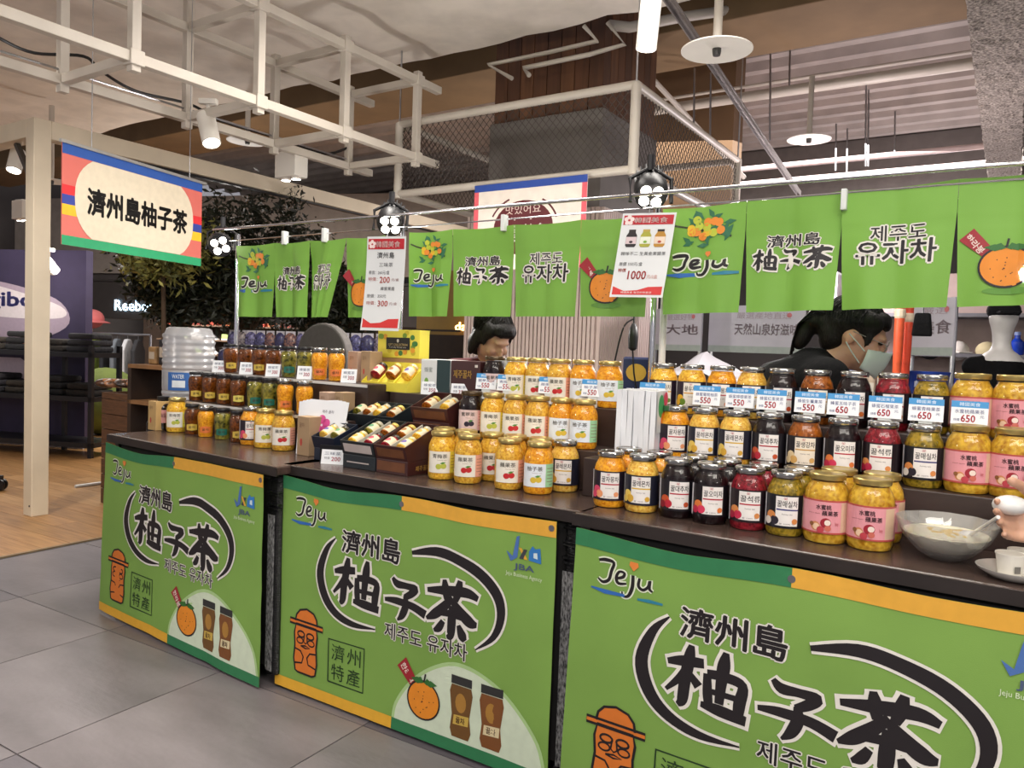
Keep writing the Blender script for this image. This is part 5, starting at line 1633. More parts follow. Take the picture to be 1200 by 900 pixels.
def person(base, heading, hp, M, hands, label, shirt, mask=False, bun=False, glasses=False, hdir=None, neckd=None, voxel=.0075, longhair=False):
    """standing figure bowed forward; hp = pelvis point, M = head matrix"""
    o = thing('person', base, 0, label, 'person')
    inv = Vector(base)
    def L(p): return Vector(p) - inv
    hv = Vector((math.cos(heading), math.sin(heading), 0)); sv = Vector((-hv.y, hv.x, 0))
    hc = M.translation
    neck = hc - (M.to_3x3() @ Vector((0, -.035, .115)))
    if neckd: neck = hc + Vector(neckd)
    chest = hp.lerp(neck, .66); sh = neck - (neck - hp).normalized() * .065
    Ml = Matrix.Translation(-inv) @ M
    b = MB()
    head_into(b, Ml)
    limb(b, [(L(hc - M.to_3x3() @ Vector((0, -.01, .05))), .050), (L(neck), .052), (L(sh), .07)])
    limb(b, [(L(sh), .09), (L(chest), .125), (L(hp.lerp(neck, .3)), .115), (L(hp), .13)])
    arms = []
    for s, hd_ in zip((1, -1), hands):
        S0 = sh + sv * s * .165
        hd_ = Vector(hd_)
        el = S0.lerp(hd_, .5) + Vector((0, 0, -.09)) - hv * .06 + sv * s * .05
        dd = (hd_ - S0).length
        limb(b, [(L(sh + sv * s * .08), .06), (L(S0), .055), (L(el), .040), (L(hd_), .027)])
        fw = (hd_ - el).normalized()
        if hdir and s < 0: hand_into(b, L(hd_), hdir[0], hdir[1], hdir[2], 1.0, hdir[3])
        else: hand_into(b, L(hd_), fw, sv * -s, Vector((0, 0, 1)), 1.0)
        arms.append((sh + sv * s * .08, S0, el, hd_))
    for s in (1, -1):
        h0 = hp + sv * s * .085; kn = Vector((base[0], base[1], .46)) + sv * s * .09 + hv * .04; an = Vector((base[0], base[1], .08)) + sv * s * .10
        limb(b, [(L(h0), .095), (L(kn), .058), (L(an), .042)]); limb(b, [(L(an + Vector((0, 0, -.04))), .035), (L(an + hv * .14 + Vector((0, 0, -.05))), .028)])
    body = skinned(b, 'body', skin, o, voxel, 4 if voxel > .006 else 2)
    # clothing, a little outside the body
    c = MB(); g = .012
    limb(c, [(L(sh), .09 + g), (L(chest), .125 + g), (L(hp.lerp(neck, .3)), .115 + g), (L(hp), .13 + g)])
    limb(c, [(L(neck + (sh - neck) * .35), .058 + g), (L(sh), .075 + g)])
    for a0, S0, el, hd_ in arms:
        limb(c, [(L(a0), .06 + g), (L(S0), .055 + g), (L(el), .040 + g), (L(el.lerp(hd_, .62)), .033 + g)])
    skinned(c, 'top_garment', shirt, o, .012, 5)
    c = MB()
    for s in (1, -1):
        h0 = hp + sv * s * .085; kn = Vector((base[0], base[1], .46)) + sv * s * .09 + hv * .04; an = Vector((base[0], base[1], .10)) + sv * s * .10
        limb(c, [(L(hp), .135 + g), (L(h0), .095 + g), (L(kn), .06 + g), (L(an), .05 + g)])
        limb(c, [(L(an + Vector((0, 0, -.055))), .045), (L(an + hv * .14 + Vector((0, 0, -.065))), .035)])
    skinned(c, 'trousers', cloth_black, o, .013, 4)
    # hair cap
    c = MB(); R3 = Ml.to_3x3()
    def E(cc, r, rot=None): c.ell(Ml @ Vector(cc), r, 18, 12, R3 @ (rot or Matrix.Identity(3)))
    E((0, .026, .040), (.084, .094, .082)); E((0, .056, -.005), (.066, .058, .080))
    E((0, -.048, .076), (.058, .034, .026)); E((.018, -.076, .060), (.036, .010, .016)); E((-.018, -.076, .060), (.036, .010, .016))
    for s in (-1, 1):
        E((s * .062, -.020, .048), (.020, .048, .040)); E((s * .068, -.042, .012), (.008, .014, .040))
    if longhair:
        for s in (-1, 1): E((s * .072, .012, -.03), (.018, .036, .085)); E((s * .070, -.024, .02), (.010, .026, .05))
        E((0, .05, -.06), (.07, .05, .08))
    if bun:
        E((0, .128, .0), (.036, .040, .036)); E((0, .15, -.05), (.028, .030, .062)); E((0, .105, .01), (.025, .03, .025))
    skinned(c, 'hair', hair_m, o, .008, 5)
    st = MB(); rnd = random.Random(5)
    for i in range(170):
        ph = rnd.uniform(0, 2 * PI)                     # 0 = right, front is -pi/2
        front = math.sin(ph) < -.35
        t1 = R(62) if front else (R(118) if longhair else R(98))
        kx = rnd.uniform(1.0, 1.05)
        pts = []
        for j in range(8):
            th = R(8) + (t1 - R(8)) * j / 7
            a_ = ph + .10 * math.sin(j + i)
            pts.append(Ml @ Vector((.084 * kx * math.sin(th) * math.cos(a_), .026 + .095 * kx * math.sin(th) * math.sin(a_), .040 + .083 * kx * math.cos(th))))
        st.path(pts, .0032, 5, .0016)
    if bun:
        for i in range(60):
            x_, k_ = rnd.uniform(-.03, .03), rnd.uniform(-.02, .02)
            st.path([Ml @ Vector(q) for q in ((x_, .10, .03 + k_), (x_ * 1.1, .155, .02 + k_), (x_, .178, -.03), (x_ * .7, .172, -.09), (x_ * .4 + k_ * .3, .158, -.135 + k_))], .003, 5, .0012)
    st.build('hair_strands', hair_m, o, kind='stuff')
    bpy.context.view_layer.update()
    if not longhair: eyes(M, o)
    if mask:
        c = MB(); vs_, fs = [], []
        nx, nz = 14, 8
        for j in range(nz + 1):
            for i in range(nx + 1):
                a = (i / nx - .5) * 2.5; t = j / nz
                z = -.108 + .098 * t
                rr = .070 + .008 * math.sin(PI * t)
                wz = 1 - .35 * abs(i / nx - .5) * 2
                zz = -.055 + (z + .055) * wz
                vs_.append(Ml @ Vector((rr * math.sin(a) * 1.0, -.030 - (rr + .016 * math.exp(-(a / .4) ** 2) * (.3 + t)) * math.cos(a), zz)))
        for j in range(nz):
            for i in range(nx):
                a = j * (nx + 1) + i; fs.append((a, a + 1, a + nx + 2, a + nx + 1))
        mk = c.add(vs_, fs).build('face_mask', mask_m, o, smooth=True)
        md = mk.modifiers.new('t', 'SOLIDIFY'); md.thickness = .002
        for s in (-1, 1):
            MB().path([Ml @ Vector(q) for q in ((s * .067, -.045, -.035), (s * .077, -.01, -.015), (s * .082, .018, .0))], .002, 6).build('ear_loop', mask_m, mk)
            MB().path([Ml @ Vector(q) for q in ((s * .062, -.045, -.075), (s * .076, -.01, -.05), (s * .082, .016, -.028))], .002, 6).build('ear_loop', mask_m, mk)
    if glasses:
        gl = MB()
        for s in (-1, 1): gl.path([Ml @ Vector((s * .033 + .024 * math.cos(a), -.098, .002 + .018 * math.sin(a))) for a in [i * PI / 8 for i in range(17)]], .0014, 6); gl.path([Ml @ Vector((s * .057, -.097, .006)), Ml @ Vector((s * .080, .01, .01))], .0014, 6)
        fr_ = gl.path([Ml @ Vector((-.009, -.099, .004)), Ml @ Vector((.009, -.099, .004))], .0014, 6).build('glasses', mat('clear_frame', '9a9694', .3, .5), o)
        for s in (-1, 1):
            MB().add([Ml @ Vector((s * .033 + .023 * math.cos(a), -.098, .002 + .017 * math.sin(a))) for a in [i * PI / 8 for i in range(16)]], [tuple(range(16))]).build('lens', glassy('lens_glass', gloss=.14, tint=.97), fr_)
    return o

def head_mat(p, face, roll_up=(0, 0, 1)):
    """head matrix whose -y axis looks along face"""
    f = Vector(face).normalized(); y = -f
    x = y.cross(Vector(roll_up)).normalized(); z = x.cross(y)
    M = Matrix.Identity(4)
    for j in range(3): M[j][0], M[j][1], M[j][2] = x[j], y[j], z[j]
    M.translation = p
    return M
# masked woman bowed behind the right counter, facing right and down
hp1 = at(1003, 394, 2.50)
face = Vector((.86, -.42, -.36))
base = hp1 + Vector((-.46, .16, 0)); base.z = 0
pel = Vector((base.x, base.y, .86))
hd = math.atan2(-.1, 1)
person(base, hd, pel, head_mat(hp1, face), [(hp1.x + .02, hp1.y + .18, .98), (hp1.x + .02, hp1.y - .10, .98)], 'woman in black top with white face mask and glasses looking down behind the jars', cloth_black, True, True, True)
# second woman, head bowed, behind the middle counter
hp2 = at(577, 394, 3.45)
face = Vector((.50, -.62, -.60))
base = hp2 + Vector((-.06, .26, 0)); base.z = 0
person(base, R(-70), Vector((base.x, base.y, .88)), head_mat(hp2, face), [(hp2.x + .16, hp2.y + .02, .93), (hp2.x - .10, hp2.y + .02, .93)], 'dark-haired woman in dark red top bowing her head behind the maroon carton', cloth_red, neckd=(-.01, .09, -.115), longhair=True)
# helper at the right edge, only the hand reaches into the picture
hw = at(1238, 618, 1.56)
hp3 = F3.p(1.42, .62, 1.50)
base = F3.p(1.44, .92, 0)
person(base, math.atan2(-F3.v.y, -F3.v.x), Vector((base.x, base.y, .92)), head_mat(hp3, -F3.v + Vector((0, 0, -.5))), [F3.p(1.72, .55, .95), hw], 'helper at the right edge whose hand reaches over the glass bowl', cloth_black, hdir=((-.97, -.1, .10), (0, .35, .93), (0, .93, -.35), .6), voxel=.005)
# upturned white cup in the hand
kc = at(1184, 592, 1.54)
o = thing('white_scoop', kc, 0, 'white rounded scoop held in the hand above the glass bowl', 'scoop')
MB().ell((0, 0, 0), (.034, .028, .020), 18, 10).build('shell', mat('white_plastic', 'dcdcda'), o, smooth=True)

# ================================================================ BEHIND THE STALL, LEFT
# water bottle upside down on a dispenser
wp = at(221, 436, 3.95); wp.z = 0
wb = thing('water_dispenser', wp, GA, 'dark floor-standing water dispenser under the clear bottle', 'dispenser')
MB().box(-.15, .15, -.14, .14, 0, .80).build('cabinet', black_plastic, wb, bev=.01)
MB().lathe([(.13, .80), (.13, .815), (.06, .83)], 24).build('collar', black_plastic, wb)
MB().box(-.03, .03, -.17, -.14, .6, .65).build('tap', mat('white_plastic', 'dcdcda'), wb)
bt = thing('water_bottle', (wp.x, wp.y, .835), 0, 'clear ribbed water bottle with blue label turned upside down', 'bottle')
prof = [(.03, 0), (.03, .03), (.085, .07)]
z = .075; i = 0
while z < .40:
    prof += [(.123, z), (.127, z + .008), (.1275, z + .016), (.1235, z + .024)] if not (.13 < z < .23) else [(.126, z), (.126, z + .028)]
    z += .032
prof += [(.120, .415), (.108, .445), (.095, .452), (.001, .452)]
MB().lathe(prof, 36, close=False).build('shell', glassy('bottle_plastic', gloss=.10, tint=.88, rough=.2, body=.42, bodycol=(.66, .66, .68)), bt, smooth=True)
rzb = math.atan2(-wp.x, wp.y)
def Sb(x, z, o): 
    q = cyl_surf(.129)(x - .05, z, o); c, s = math.cos(rzb), math.sin(rzb)
    return (q[0] * c - q[1] * s, q[0] * s + q[1] * c, q[2])
lb = pr('label', grid(-.055, .055, .135, .225, 12), Sb, 0, '2f62a8', bt)
pr('label_panel', grid(-.03, .035, .15, .185, 8), Sb, .001, 'dfe6ec', lb)
pr('lettering', fit('WATER', -.03, .03, .195, .215, .02), Sb, .001, 'dfe6ec', lb)
MB().lathe([(.001, .004), (.02, .006), (.078, .07), (.118, .08), (.118, .26), (.001, .262)], 28, close=False).build('water', glassy('water', gloss=.05, tint=.93, rough=.02), bt, smooth=True)

# grey rounded chair back behind the honey jars
cp_ = at(376, 402, 4.3)
gc = thing('grey_hooded_chair', (cp_.x, cp_.y, 0), GA, 'dark grey rounded chair back rising behind the honey jars', 'chair')
fab = mat('dark_grey_felt', '4a4644', .95, var=.1, scale=40, bump=.2, bscale=300)
arch = [(.20 * math.cos(PI * i / 16), 1.16 + .185 * math.sin(PI * i / 16)) for i in range(17)]
arch = [(.20, .45)] + arch + [(-.20, .45)]
b = MB(); n = len(arch)
b.add([(x, 0, z) for x, z in arch] + [(x, .06, z) for x, z in arch], [tuple(range(n)), tuple(reversed(range(n, 2 * n)))] + [(i, i + n, (i + 1) % n + n, (i + 1) % n) for i in range(n)])
b.build('backrest', fab, gc, bev=.012)
MB().box(-.2, .2, -.35, .06, .40, .46).build('seat', fab, gc, bev=.02)
for x in (-.17, .17):
    for y in (-.32, .03): MB().tube((x, y, 0), (x, y, .40), .015, 10).build('leg', black_metal, gc)

# leafy indoor tree
leafm = [mat('leaf_dark', '262b1a', .5, var=.4, scale=3), mat('leaf_painted_lit', 'a09a4e', .5, scale=6, col2='4a5026')]  # paler leaf colour has lamp light painted in, the other stays dark
def leafy(p, crown, n, size, label, seed, trunk=True, mi=0, name='indoor_tree'):
    rnd = random.Random(seed)
    o = thing(name, p, 0, label, 'tree', 'indoor trees behind the stall')
    b = MB()
    nodes = []
    nb = MB()
    top = crown[0]
    for i in range(34):
        a, e, q = rnd.uniform(0, 6.28), rnd.uniform(-.9, 1), rnd.uniform(.45, 1) 
        c = Vector((top[0] + crown[1][0] * math.cos(a) * math.sqrt(1 - e * e) * q, top[1] + crown[1][1] * math.sin(a) * math.sqrt(1 - e * e) * q, top[2] + crown[1][2] * e * q))
        st = Vector((0, 0, top[2] - crown[1][2] * .9))
        mid = st.lerp(c, .5) + Vector((0, 0, .08))
        pts = smooth_pts([tuple(st), tuple(mid), tuple(c)], 5)
        nb.path(pts, .008, 5, .002)
        nodes.append((pts, c))
    for i in range(n):
        pts, c = rnd.choice(nodes)
        q = Vector(rnd.choice(pts[4:])) + Vector((rnd.gauss(0, .07), rnd.gauss(0, .07), rnd.gauss(0, .07)))
        d = Vector((rnd.gauss(0, 1), rnd.gauss(0, 1), rnd.gauss(-.3, .7))).normalized()
        s = d.cross(Vector((rnd.gauss(0, 1), rnd.gauss(0, 1), rnd.gauss(0, 1)))).normalized()
        l = size * rnd.uniform(.6, 1.3); w = l * .16
        b.add([q, q + d * l * .45 + s * w, q + d * l, q + d * l * .45 - s * w], [(0, 1, 2, 3)])
    b.build('foliage', leafm[mi], o, kind='stuff')
    nb.build('branches', mat('bark', '4a3826', .8), o, kind='stuff')
    if trunk: MB().path([(0, 0, .35), (.02, 0, .9), (0, 0, top[2] - crown[1][2] * .6)], .03, 8, .016).build('trunk', mat('bark', '4a3826'), o)
    MB().lathe([(.14, 0), (.20, .4), (.21, .42), (.18, .42), (.001, .36)], 20).build('pot', mat('dark_pot', '2a2624', .6), o, smooth=True)
    return o
def ground(px, d): q = at(px, 400, d); return Vector((q.x, q.y, 0))
leafy(ground(190, 6.2), ((0, 0, 1.95), (.46, .40, .27)), 4200, .075, 'tree with leaves painted pale yellow as if lit, below the hanging sign', 1, mi=1)
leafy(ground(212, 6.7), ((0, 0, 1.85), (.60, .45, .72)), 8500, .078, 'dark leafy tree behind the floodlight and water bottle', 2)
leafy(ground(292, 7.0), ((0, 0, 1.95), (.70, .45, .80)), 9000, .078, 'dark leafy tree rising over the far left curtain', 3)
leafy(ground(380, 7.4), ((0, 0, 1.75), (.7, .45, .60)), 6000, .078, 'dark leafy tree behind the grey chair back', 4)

# purple poster wall of the neighbouring shop
q0 = at(100, 400, 8.2)
pw_u, pw_w = q0.dot(G.u), q0.dot(G.v)
pw = thing('poster_wall', G.p(pw_u - 3.6, pw_w, 0), GA + R(22), 'dark purple poster wall with beanbag advertisement at the far left', 'poster wall')
pw.location = Vector((q0.x, q0.y, 0)) - Vector((math.cos(GA + R(22)), math.sin(GA + R(22)), 0)) * 3.0
WP, HP = 3.0, 2.12
MB().box(0, WP, 0, .10, .04, HP).build('panel', mat('purple_panel', '352d48', .6, var=.1), pw)
S = flat()
pr('beanbag_picture', poly(smooth_pts([(0.6, 1.30), (0.6, 1.74), (1.6, 1.80), (2.3, 1.70), (2.70, 1.56), (2.80, 1.34), (2.5, 1.18), (2.0, 1.08), (0.6, 1.05)], 4), 1), S, .002, 'a594a4', pw)
pr('beanbag_picture', poly(smooth_pts([(.6, 1.72), (1.6, 1.76), (2.2, 1.66), (2.7, 1.52), (2.72, 1.40), (2.2, 1.38), (1.6, 1.40), (.6, 1.36)], 4), 1), S, .004, 'd9cfd2', pw)
pr('lettering', fit('Yogibo', 1.40, 2.36, 1.46, 1.66, .03), S, .006, '4a4a8a', pw)
pr('picture_person', poly(circle(2.30, 1.10, .16, .10, 18), 1), S, .005, '2c1c16', pw)
pr('picture_person', poly(circle(2.28, 1.06, .10, .06, 18), 1), S, .006, 'c98a74', pw)
pr('picture_legs', poly([(1.7, .95), (2.2, .95), (2.75, .62), (2.70, .56), (2.2, .74), (1.7, .62)], 1), S, .004, 'c8b4c0', pw)
pr('picture_legs', poly(circle(2.74, .58, .06, .04, 12), 1), S, .005, 'c9a08c', pw)
MB().box(0, WP, -.02, .0, .0, .09).build('skirting', mat('white_skirting', 'b8b4ba', .5), pw)
# black rack with folded goods
q0 = at(106, 520, 7.6)
rk = thing('metal_rack', Vector((q0.x, q0.y, 0)) - Vector((math.cos(GA + R(22)), math.sin(GA + R(22)), 0)) * 1.9, GA + R(22), 'black slotted-angle metal rack before the purple poster wall', 'rack')
for x in (0, 1.25, 1.9):
    for y in (0, .4):
        MB().box(x - .02, x + .02, y - .02, y + .02, 0, 1.12).build('upright', black_metal, rk)
for z in (.10, .56, 1.0):
    MB().box(-.02, 1.92, -.02, .42, z, z + .05).build('shelf', black_metal, rk)
RA = GA + R(22)
RF = Frame((rk.location.x, rk.location.y), RA)
cols = ('1a191c', '222026', '2c2620', '17171a', '241f1c', '1e1d22')
for lv, z in enumerate((.61, 1.05)):
    for i in range(5):
        x = .12 + i * .36
        p = RF.p(x, .05, z)
        nm = 'folded_cushion'
        o = thing(nm, p, RA, 'dark folded cover, %s from left on the %s shelf of the black rack' % (ORD[i], 'upper' if lv else 'middle'), 'folded cover', 'folded covers on the black rack')
        for k in range(2 + (i + lv) % 2):
            MB().box(.01 * k, .32 - .008 * k, .0, .30, k * .065, k * .065 + .06).build('fold', mat('cover_%s' % cols[(i + lv) % 6], cols[(i + lv) % 6] if not (lv and i == 3) else '5a3a1c', .9, var=.4, scale=12, bump=.4, bscale=30), o, bev=.02)

# wooden crate display with dark goods
def crate(px, py, d, w, h, label, m):
    q = at(px, py, d)
    o = thing('wooden_crate', (q.x, q.y, 0 if h > .5 else q.z), GA, label, 'crate', 'wooden crates behind the counter')
    zz = 0
    while zz < h - .02:
        hh = min(.11, h - zz)
        for (x0, x1, y0, y1) in ((0, w, 0, .02), (0, w, w * .8 - .02, w * .8), (0, .02, .02, w * .8 - .02), (w - .02, w, .02, w * .8 - .02)):
            MB().box(x0, x1, y0, y1, zz + .003, zz + hh - .003).build('board', m, o)
        zz += hh
    MB().box(.02, w - .02, .02, w * .8 - .02, h - .10, h - .06).build('tray_floor', m, o)
    return o
cwood = mat('brown_crate_wood', '5a3c26', .7, var=.3, scale=5, stretch=(2, 2, 12))
crate(119, 500, 5.6, .62, .82, 'brown wooden crate stand just left of the far left counter', cwood)
for i in range(6):
    q = at(126 + i * 9, 455, 5.75)
    o = thing('wrapped_snack', (q.x, q.y, .83), GA + R(random.uniform(-30, 30)), 'striped snack packet, %s from left in the crate stand' % ORD[i], 'packet', 'snack packets in the crate')
    MB().ell((0, 0, .045), (.05, .09, .03), 12, 8, Matrix.Rotation(R(25), 3, 'Y')).build('wrapper', mat('packet_%d' % (i % 3), ('2a1c14', 'a8785a', '1e1e24')[i % 3], .3, scale=30, col2=('5a3a28', '2a2018', '6a5a50')[i % 3]), o, smooth=True)
    MB().box(-.03, .03, -.03, .03, .062, .076).build('sticker', mat('packet_sticker', 'c98a5a', .4), o)
sf = MB()
q = at(178, 450, 5.0)
st = thing('shelf_unit', (q.x, q.y, 0), GA, 'dark brown wooden shelf unit behind the clear water bottle', 'shelf')
dw = mat('dark_brown_wood', '2c1d14', .6, var=.3)
for x in (-.26, .26): MB().box(x - .02, x + .02, 0, .4, 0, 1.02).build('side_panel', dw, st)
for z in (.45, .78, 1.02): MB().box(-.28, .28, 0, .4, z, z + .025).build('shelf', mat('shelf_wood', '7a5634', .6, var=.2), st)
for i in range(4):
    q2 = st.matrix_world
    p = Vector((st.location.x, st.location.y, 0)) + G.u * (-.20 + i * .12) + G.v * .15
    o = thing('packaged_goods', (p.x, p.y, 1.046), GA, 'dark packet standing on the brown shelf unit, %s from left' % ORD[i], 'packet', 'packets on the brown shelf unit')
    hh = (.12, .17, .2, .15)[i]
    MB().box(-.045, .045, -.03, .03, 0, hh).build('packet', mat('goods_%d' % i, ('8a6a44', '1c1a1e', '2c2430', '6a4a34')[i], .5, var=.3, scale=30), o, bev=.01)
    MB().box(-.03, .03, -.032, -.03, hh * .3, hh * .7).build('label', mat('goods_label', 'a89a8a', .5), o)
# green bean bag
q = at(124, 436, 9.5)
o = MB().ell((0, 0, .30), (.42, .4, .42), 24, 14).build('bean_bag', mat('olive_fabric', '4f5a22', .9, var=.15, bump=.3, bscale=10), None, (q.x, q.y, .11), 0, smooth=True)
tag(o, 'olive green bean bag in the shop behind the rack', 'bean bag')

# sports shop in the distance with illuminated sign
sp = at(98, 400, 13.5)
SF = Frame((sp.x, sp.y), R(-14))
shp = thing('shop_front', SF.p(0, 0, 0), SF.ang, 'distant sports shop front with glowing white sign and shoe shelves', 'shop front')
MB().box(-.6, 6.5, 0, .25, 1.52, 2.15).build('fascia', mat('shop_fascia', '3a3432', .7), shp)
MB().box(-1.5, 8, .0, .25, 2.3, 3.6).build('upper_fascia', mat('shop_upper', '8a8078', .8), shp)
MB().box(-.6, 6.5, 2.2, 2.3, 0, 2.2).build('back_wall', mat('shop_back', '4a3a30', .8), shp)
MB().box(-.6, 6.5, .0, 2.3, 2.16, 2.2).build('shop_ceiling', mat('shop_fascia', '3a3432'), shp)
glow = mat('lit_sign_white', 'd8f0ff', .4, var=0, emit=3)
x0 = SF.u_at(135, -.02, 1.85); x1 = SF.u_at(183, -.02, 1.85)
pr('lit_lettering', fit('Reebok', x0, x1, 1.66, 1.84, .012), lambda x, z, o: (x, -.03 - o, z), 0, glow, shp)
pr('lit_emblem', poly([(x1 + .05, 1.67), (x1 + .4, 1.77), (x1 + .05, 1.84), (x1 + .12, 1.77)], 1), lambda x, z, o: (x, -.03 - o, z), 0, glow, shp)
for i in range(3): MB().box(.2, 3.4, 1.6, 2.2, .9 + i * .28, .925 + i * .28).build('wall_shelf', mat('shop_shelf', '6a5240', .6), shp)
area('shop_front_light', SF.p(1.6, 0.6, 2.1), SF.p(1.6, 1.6, .8), 3, 1, 150)
rnd = random.Random(4)
for lv in range(3):
    for i in range(9):
        x = .3 + i * .33
        p = SF.p(x, 1.62, .925 + lv * .28)
        if lv == 2:
            o = MB().box(0, .26, 0, .2, 0, .16).build('shoe_box', mat('shoebox_%d' % (i % 3), ('a8402c', 'b8643a', '8a3428')[i % 3], .6), None, p, SF.ang, bev=.004)
            tag(o, 'red-brown shoe box, %s from left on the top shelf of the distant shop' % ORD[i], 'shoe box', 'shoe boxes in the distant shop')
        else:
            o = thing('sports_shoe', p, SF.ang, 'pale sports shoe, %s from left on the %s shelf of the distant shop' % (ORD[i], ('lowest', 'second')[lv]), 'shoe', 'shoes in the distant shop')
            MB().box(0, .24, 0, .09, 0, .03).build('sole', mat('shoe_sole', 'dcd8d2', .6), o, bev=.01)
            MB().add([(.0, .01, .03), (.23, .01, .03), (.23, .08, .03), (.0, .08, .03), (.0, .02, .12), (.09, .02, .12), (.09, .07, .12), (.0, .07, .12), (.2, .02, .06), (.2, .07, .06)], [(0, 1, 8, 5, 4), (3, 7, 6, 9, 2), (4, 5, 6, 7), (5, 8, 9, 6), (8, 1, 2, 9), (0, 4, 7, 3)]).build('upper', mat('shoe_upper_%d' % ((i + lv) % 3), ('e4e0da', '4a4a50', '9ab06a')[(i + lv) % 3], .7), o)
# clothes rail
cr_ = thing('clothes_rail', SF.p(0, -1.5, 0), SF.ang, 'clothes rail standing in front of the distant sports shop', 'clothes rail')
MB().tube((.2, 0, 1.25), (2.6, 0, 1.25), .02, 8).build('rail', steel, cr_)
for x in (.2, 2.6): MB().tube((x, 0, 0), (x, 0, 1.25), .02, 8).build('upright', steel, cr_)
for i in range(12):
    p = SF.p(.35 + i * .185, -1.5, .50)
    c = ('c9b8b8', 'd8d4d0', '9ab0aa', '1e1e22', '2a2c34', 'a8b0a8', '16161a', '9ab04a', '22242a', '6a7078', 'c0c0c4', '2a2a2e')[i]
    o = thing('hanging_garment', p, SF.ang + R(112), 'garment hanging on the distant rail, %s from left' % ORD[i], 'garment', 'garments on the distant rail')
    vs_ = [(-.22, -.03, 0), (.22, -.03, 0), (.24, -.03, .52), (.08, -.03, .68), (-.08, -.03, .68), (-.24, -.03, .52)]
    n = len(vs_)
    MB().add(vs_ + [(x, .03, z) for x, y, z in vs_], [tuple(range(n)), tuple(reversed(range(n, 2 * n)))] + [(i2, i2 + n, (i2 + 1) % n + n, (i2 + 1) % n) for i2 in range(n)]).build('cloth', mat('garment_' + c, c, .85, var=.2), o, bev=.02)
    MB().path([(0, 0, .68), (0, 0, .74), (.02, 0, .755)], .005, 6).build('hanger_hook', steel, o)
# display plinth and pink bust by the shop
q = at(107, 400, 11.8)
pl = thing('white_plinth', (q.x, q.y, 0), SF.ang, 'white display plinth left of the clothes rail', 'plinth')
MB().box(-.18, .18, -.18, .18, 0, 1.02).build('block', mat('white_plinth', 'c4c4c4', .6), pl, bev=.01); MB().box(-.2, .2, -.2, .2, 1.02, 1.05).build('top', mat('white_plinth', 'c4c4c4'), pl)
o = thing('pink_cap', (q.x, q.y, 1.05), 0, 'pink hat stand on the white plinth in the distant shop', 'hat')
MB().tube((0, 0, 0), (0, 0, .35), .02, 8).build('stem', steel, o)
MB().ell((0, 0, .42), (.18, .18, .15), 16, 10).build('crown', mat('pink_felt', 'c86a6a', .8), o, smooth=True)
MB().lathe([(.17, .38), (.26, .36), (.26, .37), (.17, .40)], 20).build('brim', mat('pink_felt', 'c86a6a'), o)

# candy display behind the far left counter
q = at(330, 400, 6.0)
CF = Frame((q.x, q.y), GA)
cs = thing('sweets_stand', CF.p(0, 0, 0), GA, 'tiered stand of bagged sweets behind the honey jars', 'display stand')
for z in (.8, .98, 1.14): MB().box(-1.1, 1.0, (z - .8) * .6, (z - .8) * .6 + .25, z, z + .02).build('tier', dw, cs)
MB().box(-1.1, 1.0, .1, .5, 0, .8).build('base', dw, cs)
rnd = random.Random(12)
for lv, z in enumerate((.98, 1.14)):
    for i in range(16):
        p = CF.p(-1.0 + i * .125, (z - .8) * .6 + .10, z + .022)
        o = thing('sweets_bag', p, GA + R(rnd.uniform(-20, 20)), 'bag of sweets, %s from left on the %s tier of the stand' % (ORD[i], ('lower', 'upper')[lv]), 'bag', 'bags of sweets on the tiered stand')
        c = rnd.choice(['8a86b8', '6a6aa0', 'b8a8c0', 'c0b4b0', 'a87a6a', '4a4a78'])
        MB().ell((0, 0, .065), (.065, .035, .08), 10, 8).build('pouch', mat('sweet_' + c, c, .25, scale=50, col2='3a3648'), o, smooth=True)
        MB().box(-.045, .045, -.004, .004, .12, .155).build('seal_strip', mat('sweet_seal', 'c8c4cc', .3), o)

# ================================================================ BEHIND THE STALL, RIGHT
def hall_banner(px0, px1, pyt, pyb, d, label, big, small, sc=1):
    a, b_ = at(px0, pyt, d), at(px1, pyt, d - .35)
    c = at(px0, pyb, d)
    dv = b_ - a; W = math.hypot(dv.x, dv.y); H = a.z - c.z
    o = thing('hall_banner', (a.x, a.y, c.z), math.atan2(dv.y, dv.x), label, 'banner', 'pale banners in the hall behind')
    MB().box(0, W, 0, .01, 0, H).build('sheet', mat('grey_white_vinyl', 'b4b2bc', .4, var=.05), o)
    S = flat()
    pr('lettering', fit(big, W * .28, W * .94, H * .38, H * .62, .02), S, .002, '8c7f86', o)
    pr('lettering', fit(small, W * .3, W * .86, H * .72, H * .86), S, .002, '9a8c94', o)
    pr('border_strip', poly(rect(0, W, 0, H * .14), 1), S, .002, '9aa49f', o)
    pr('dot', poly(circle(W * .84, H * .80, H * .05), 1), S, .003, 'b8686a', o)
    for x in (.02, W - .02): MB().tube((x, .02, -c.z), (x, .02, H), .014, 8).build('pole', steel, o)
    return o
hall_banner(765, 823, 362, 410, 5.7, 'pale banner on poles just right of the ribbed column', '大地', '嚴選好物')
hall_banner(832, 945, 358, 412, 5.6, 'long pale banner with Chinese title left of the masked woman', '天然山泉好滋味', '嚴選產地直送')
hall_banner(1066, 1120, 352, 416, 4.6, 'pale banner right of the orange tubes', '美食', '嚴選')
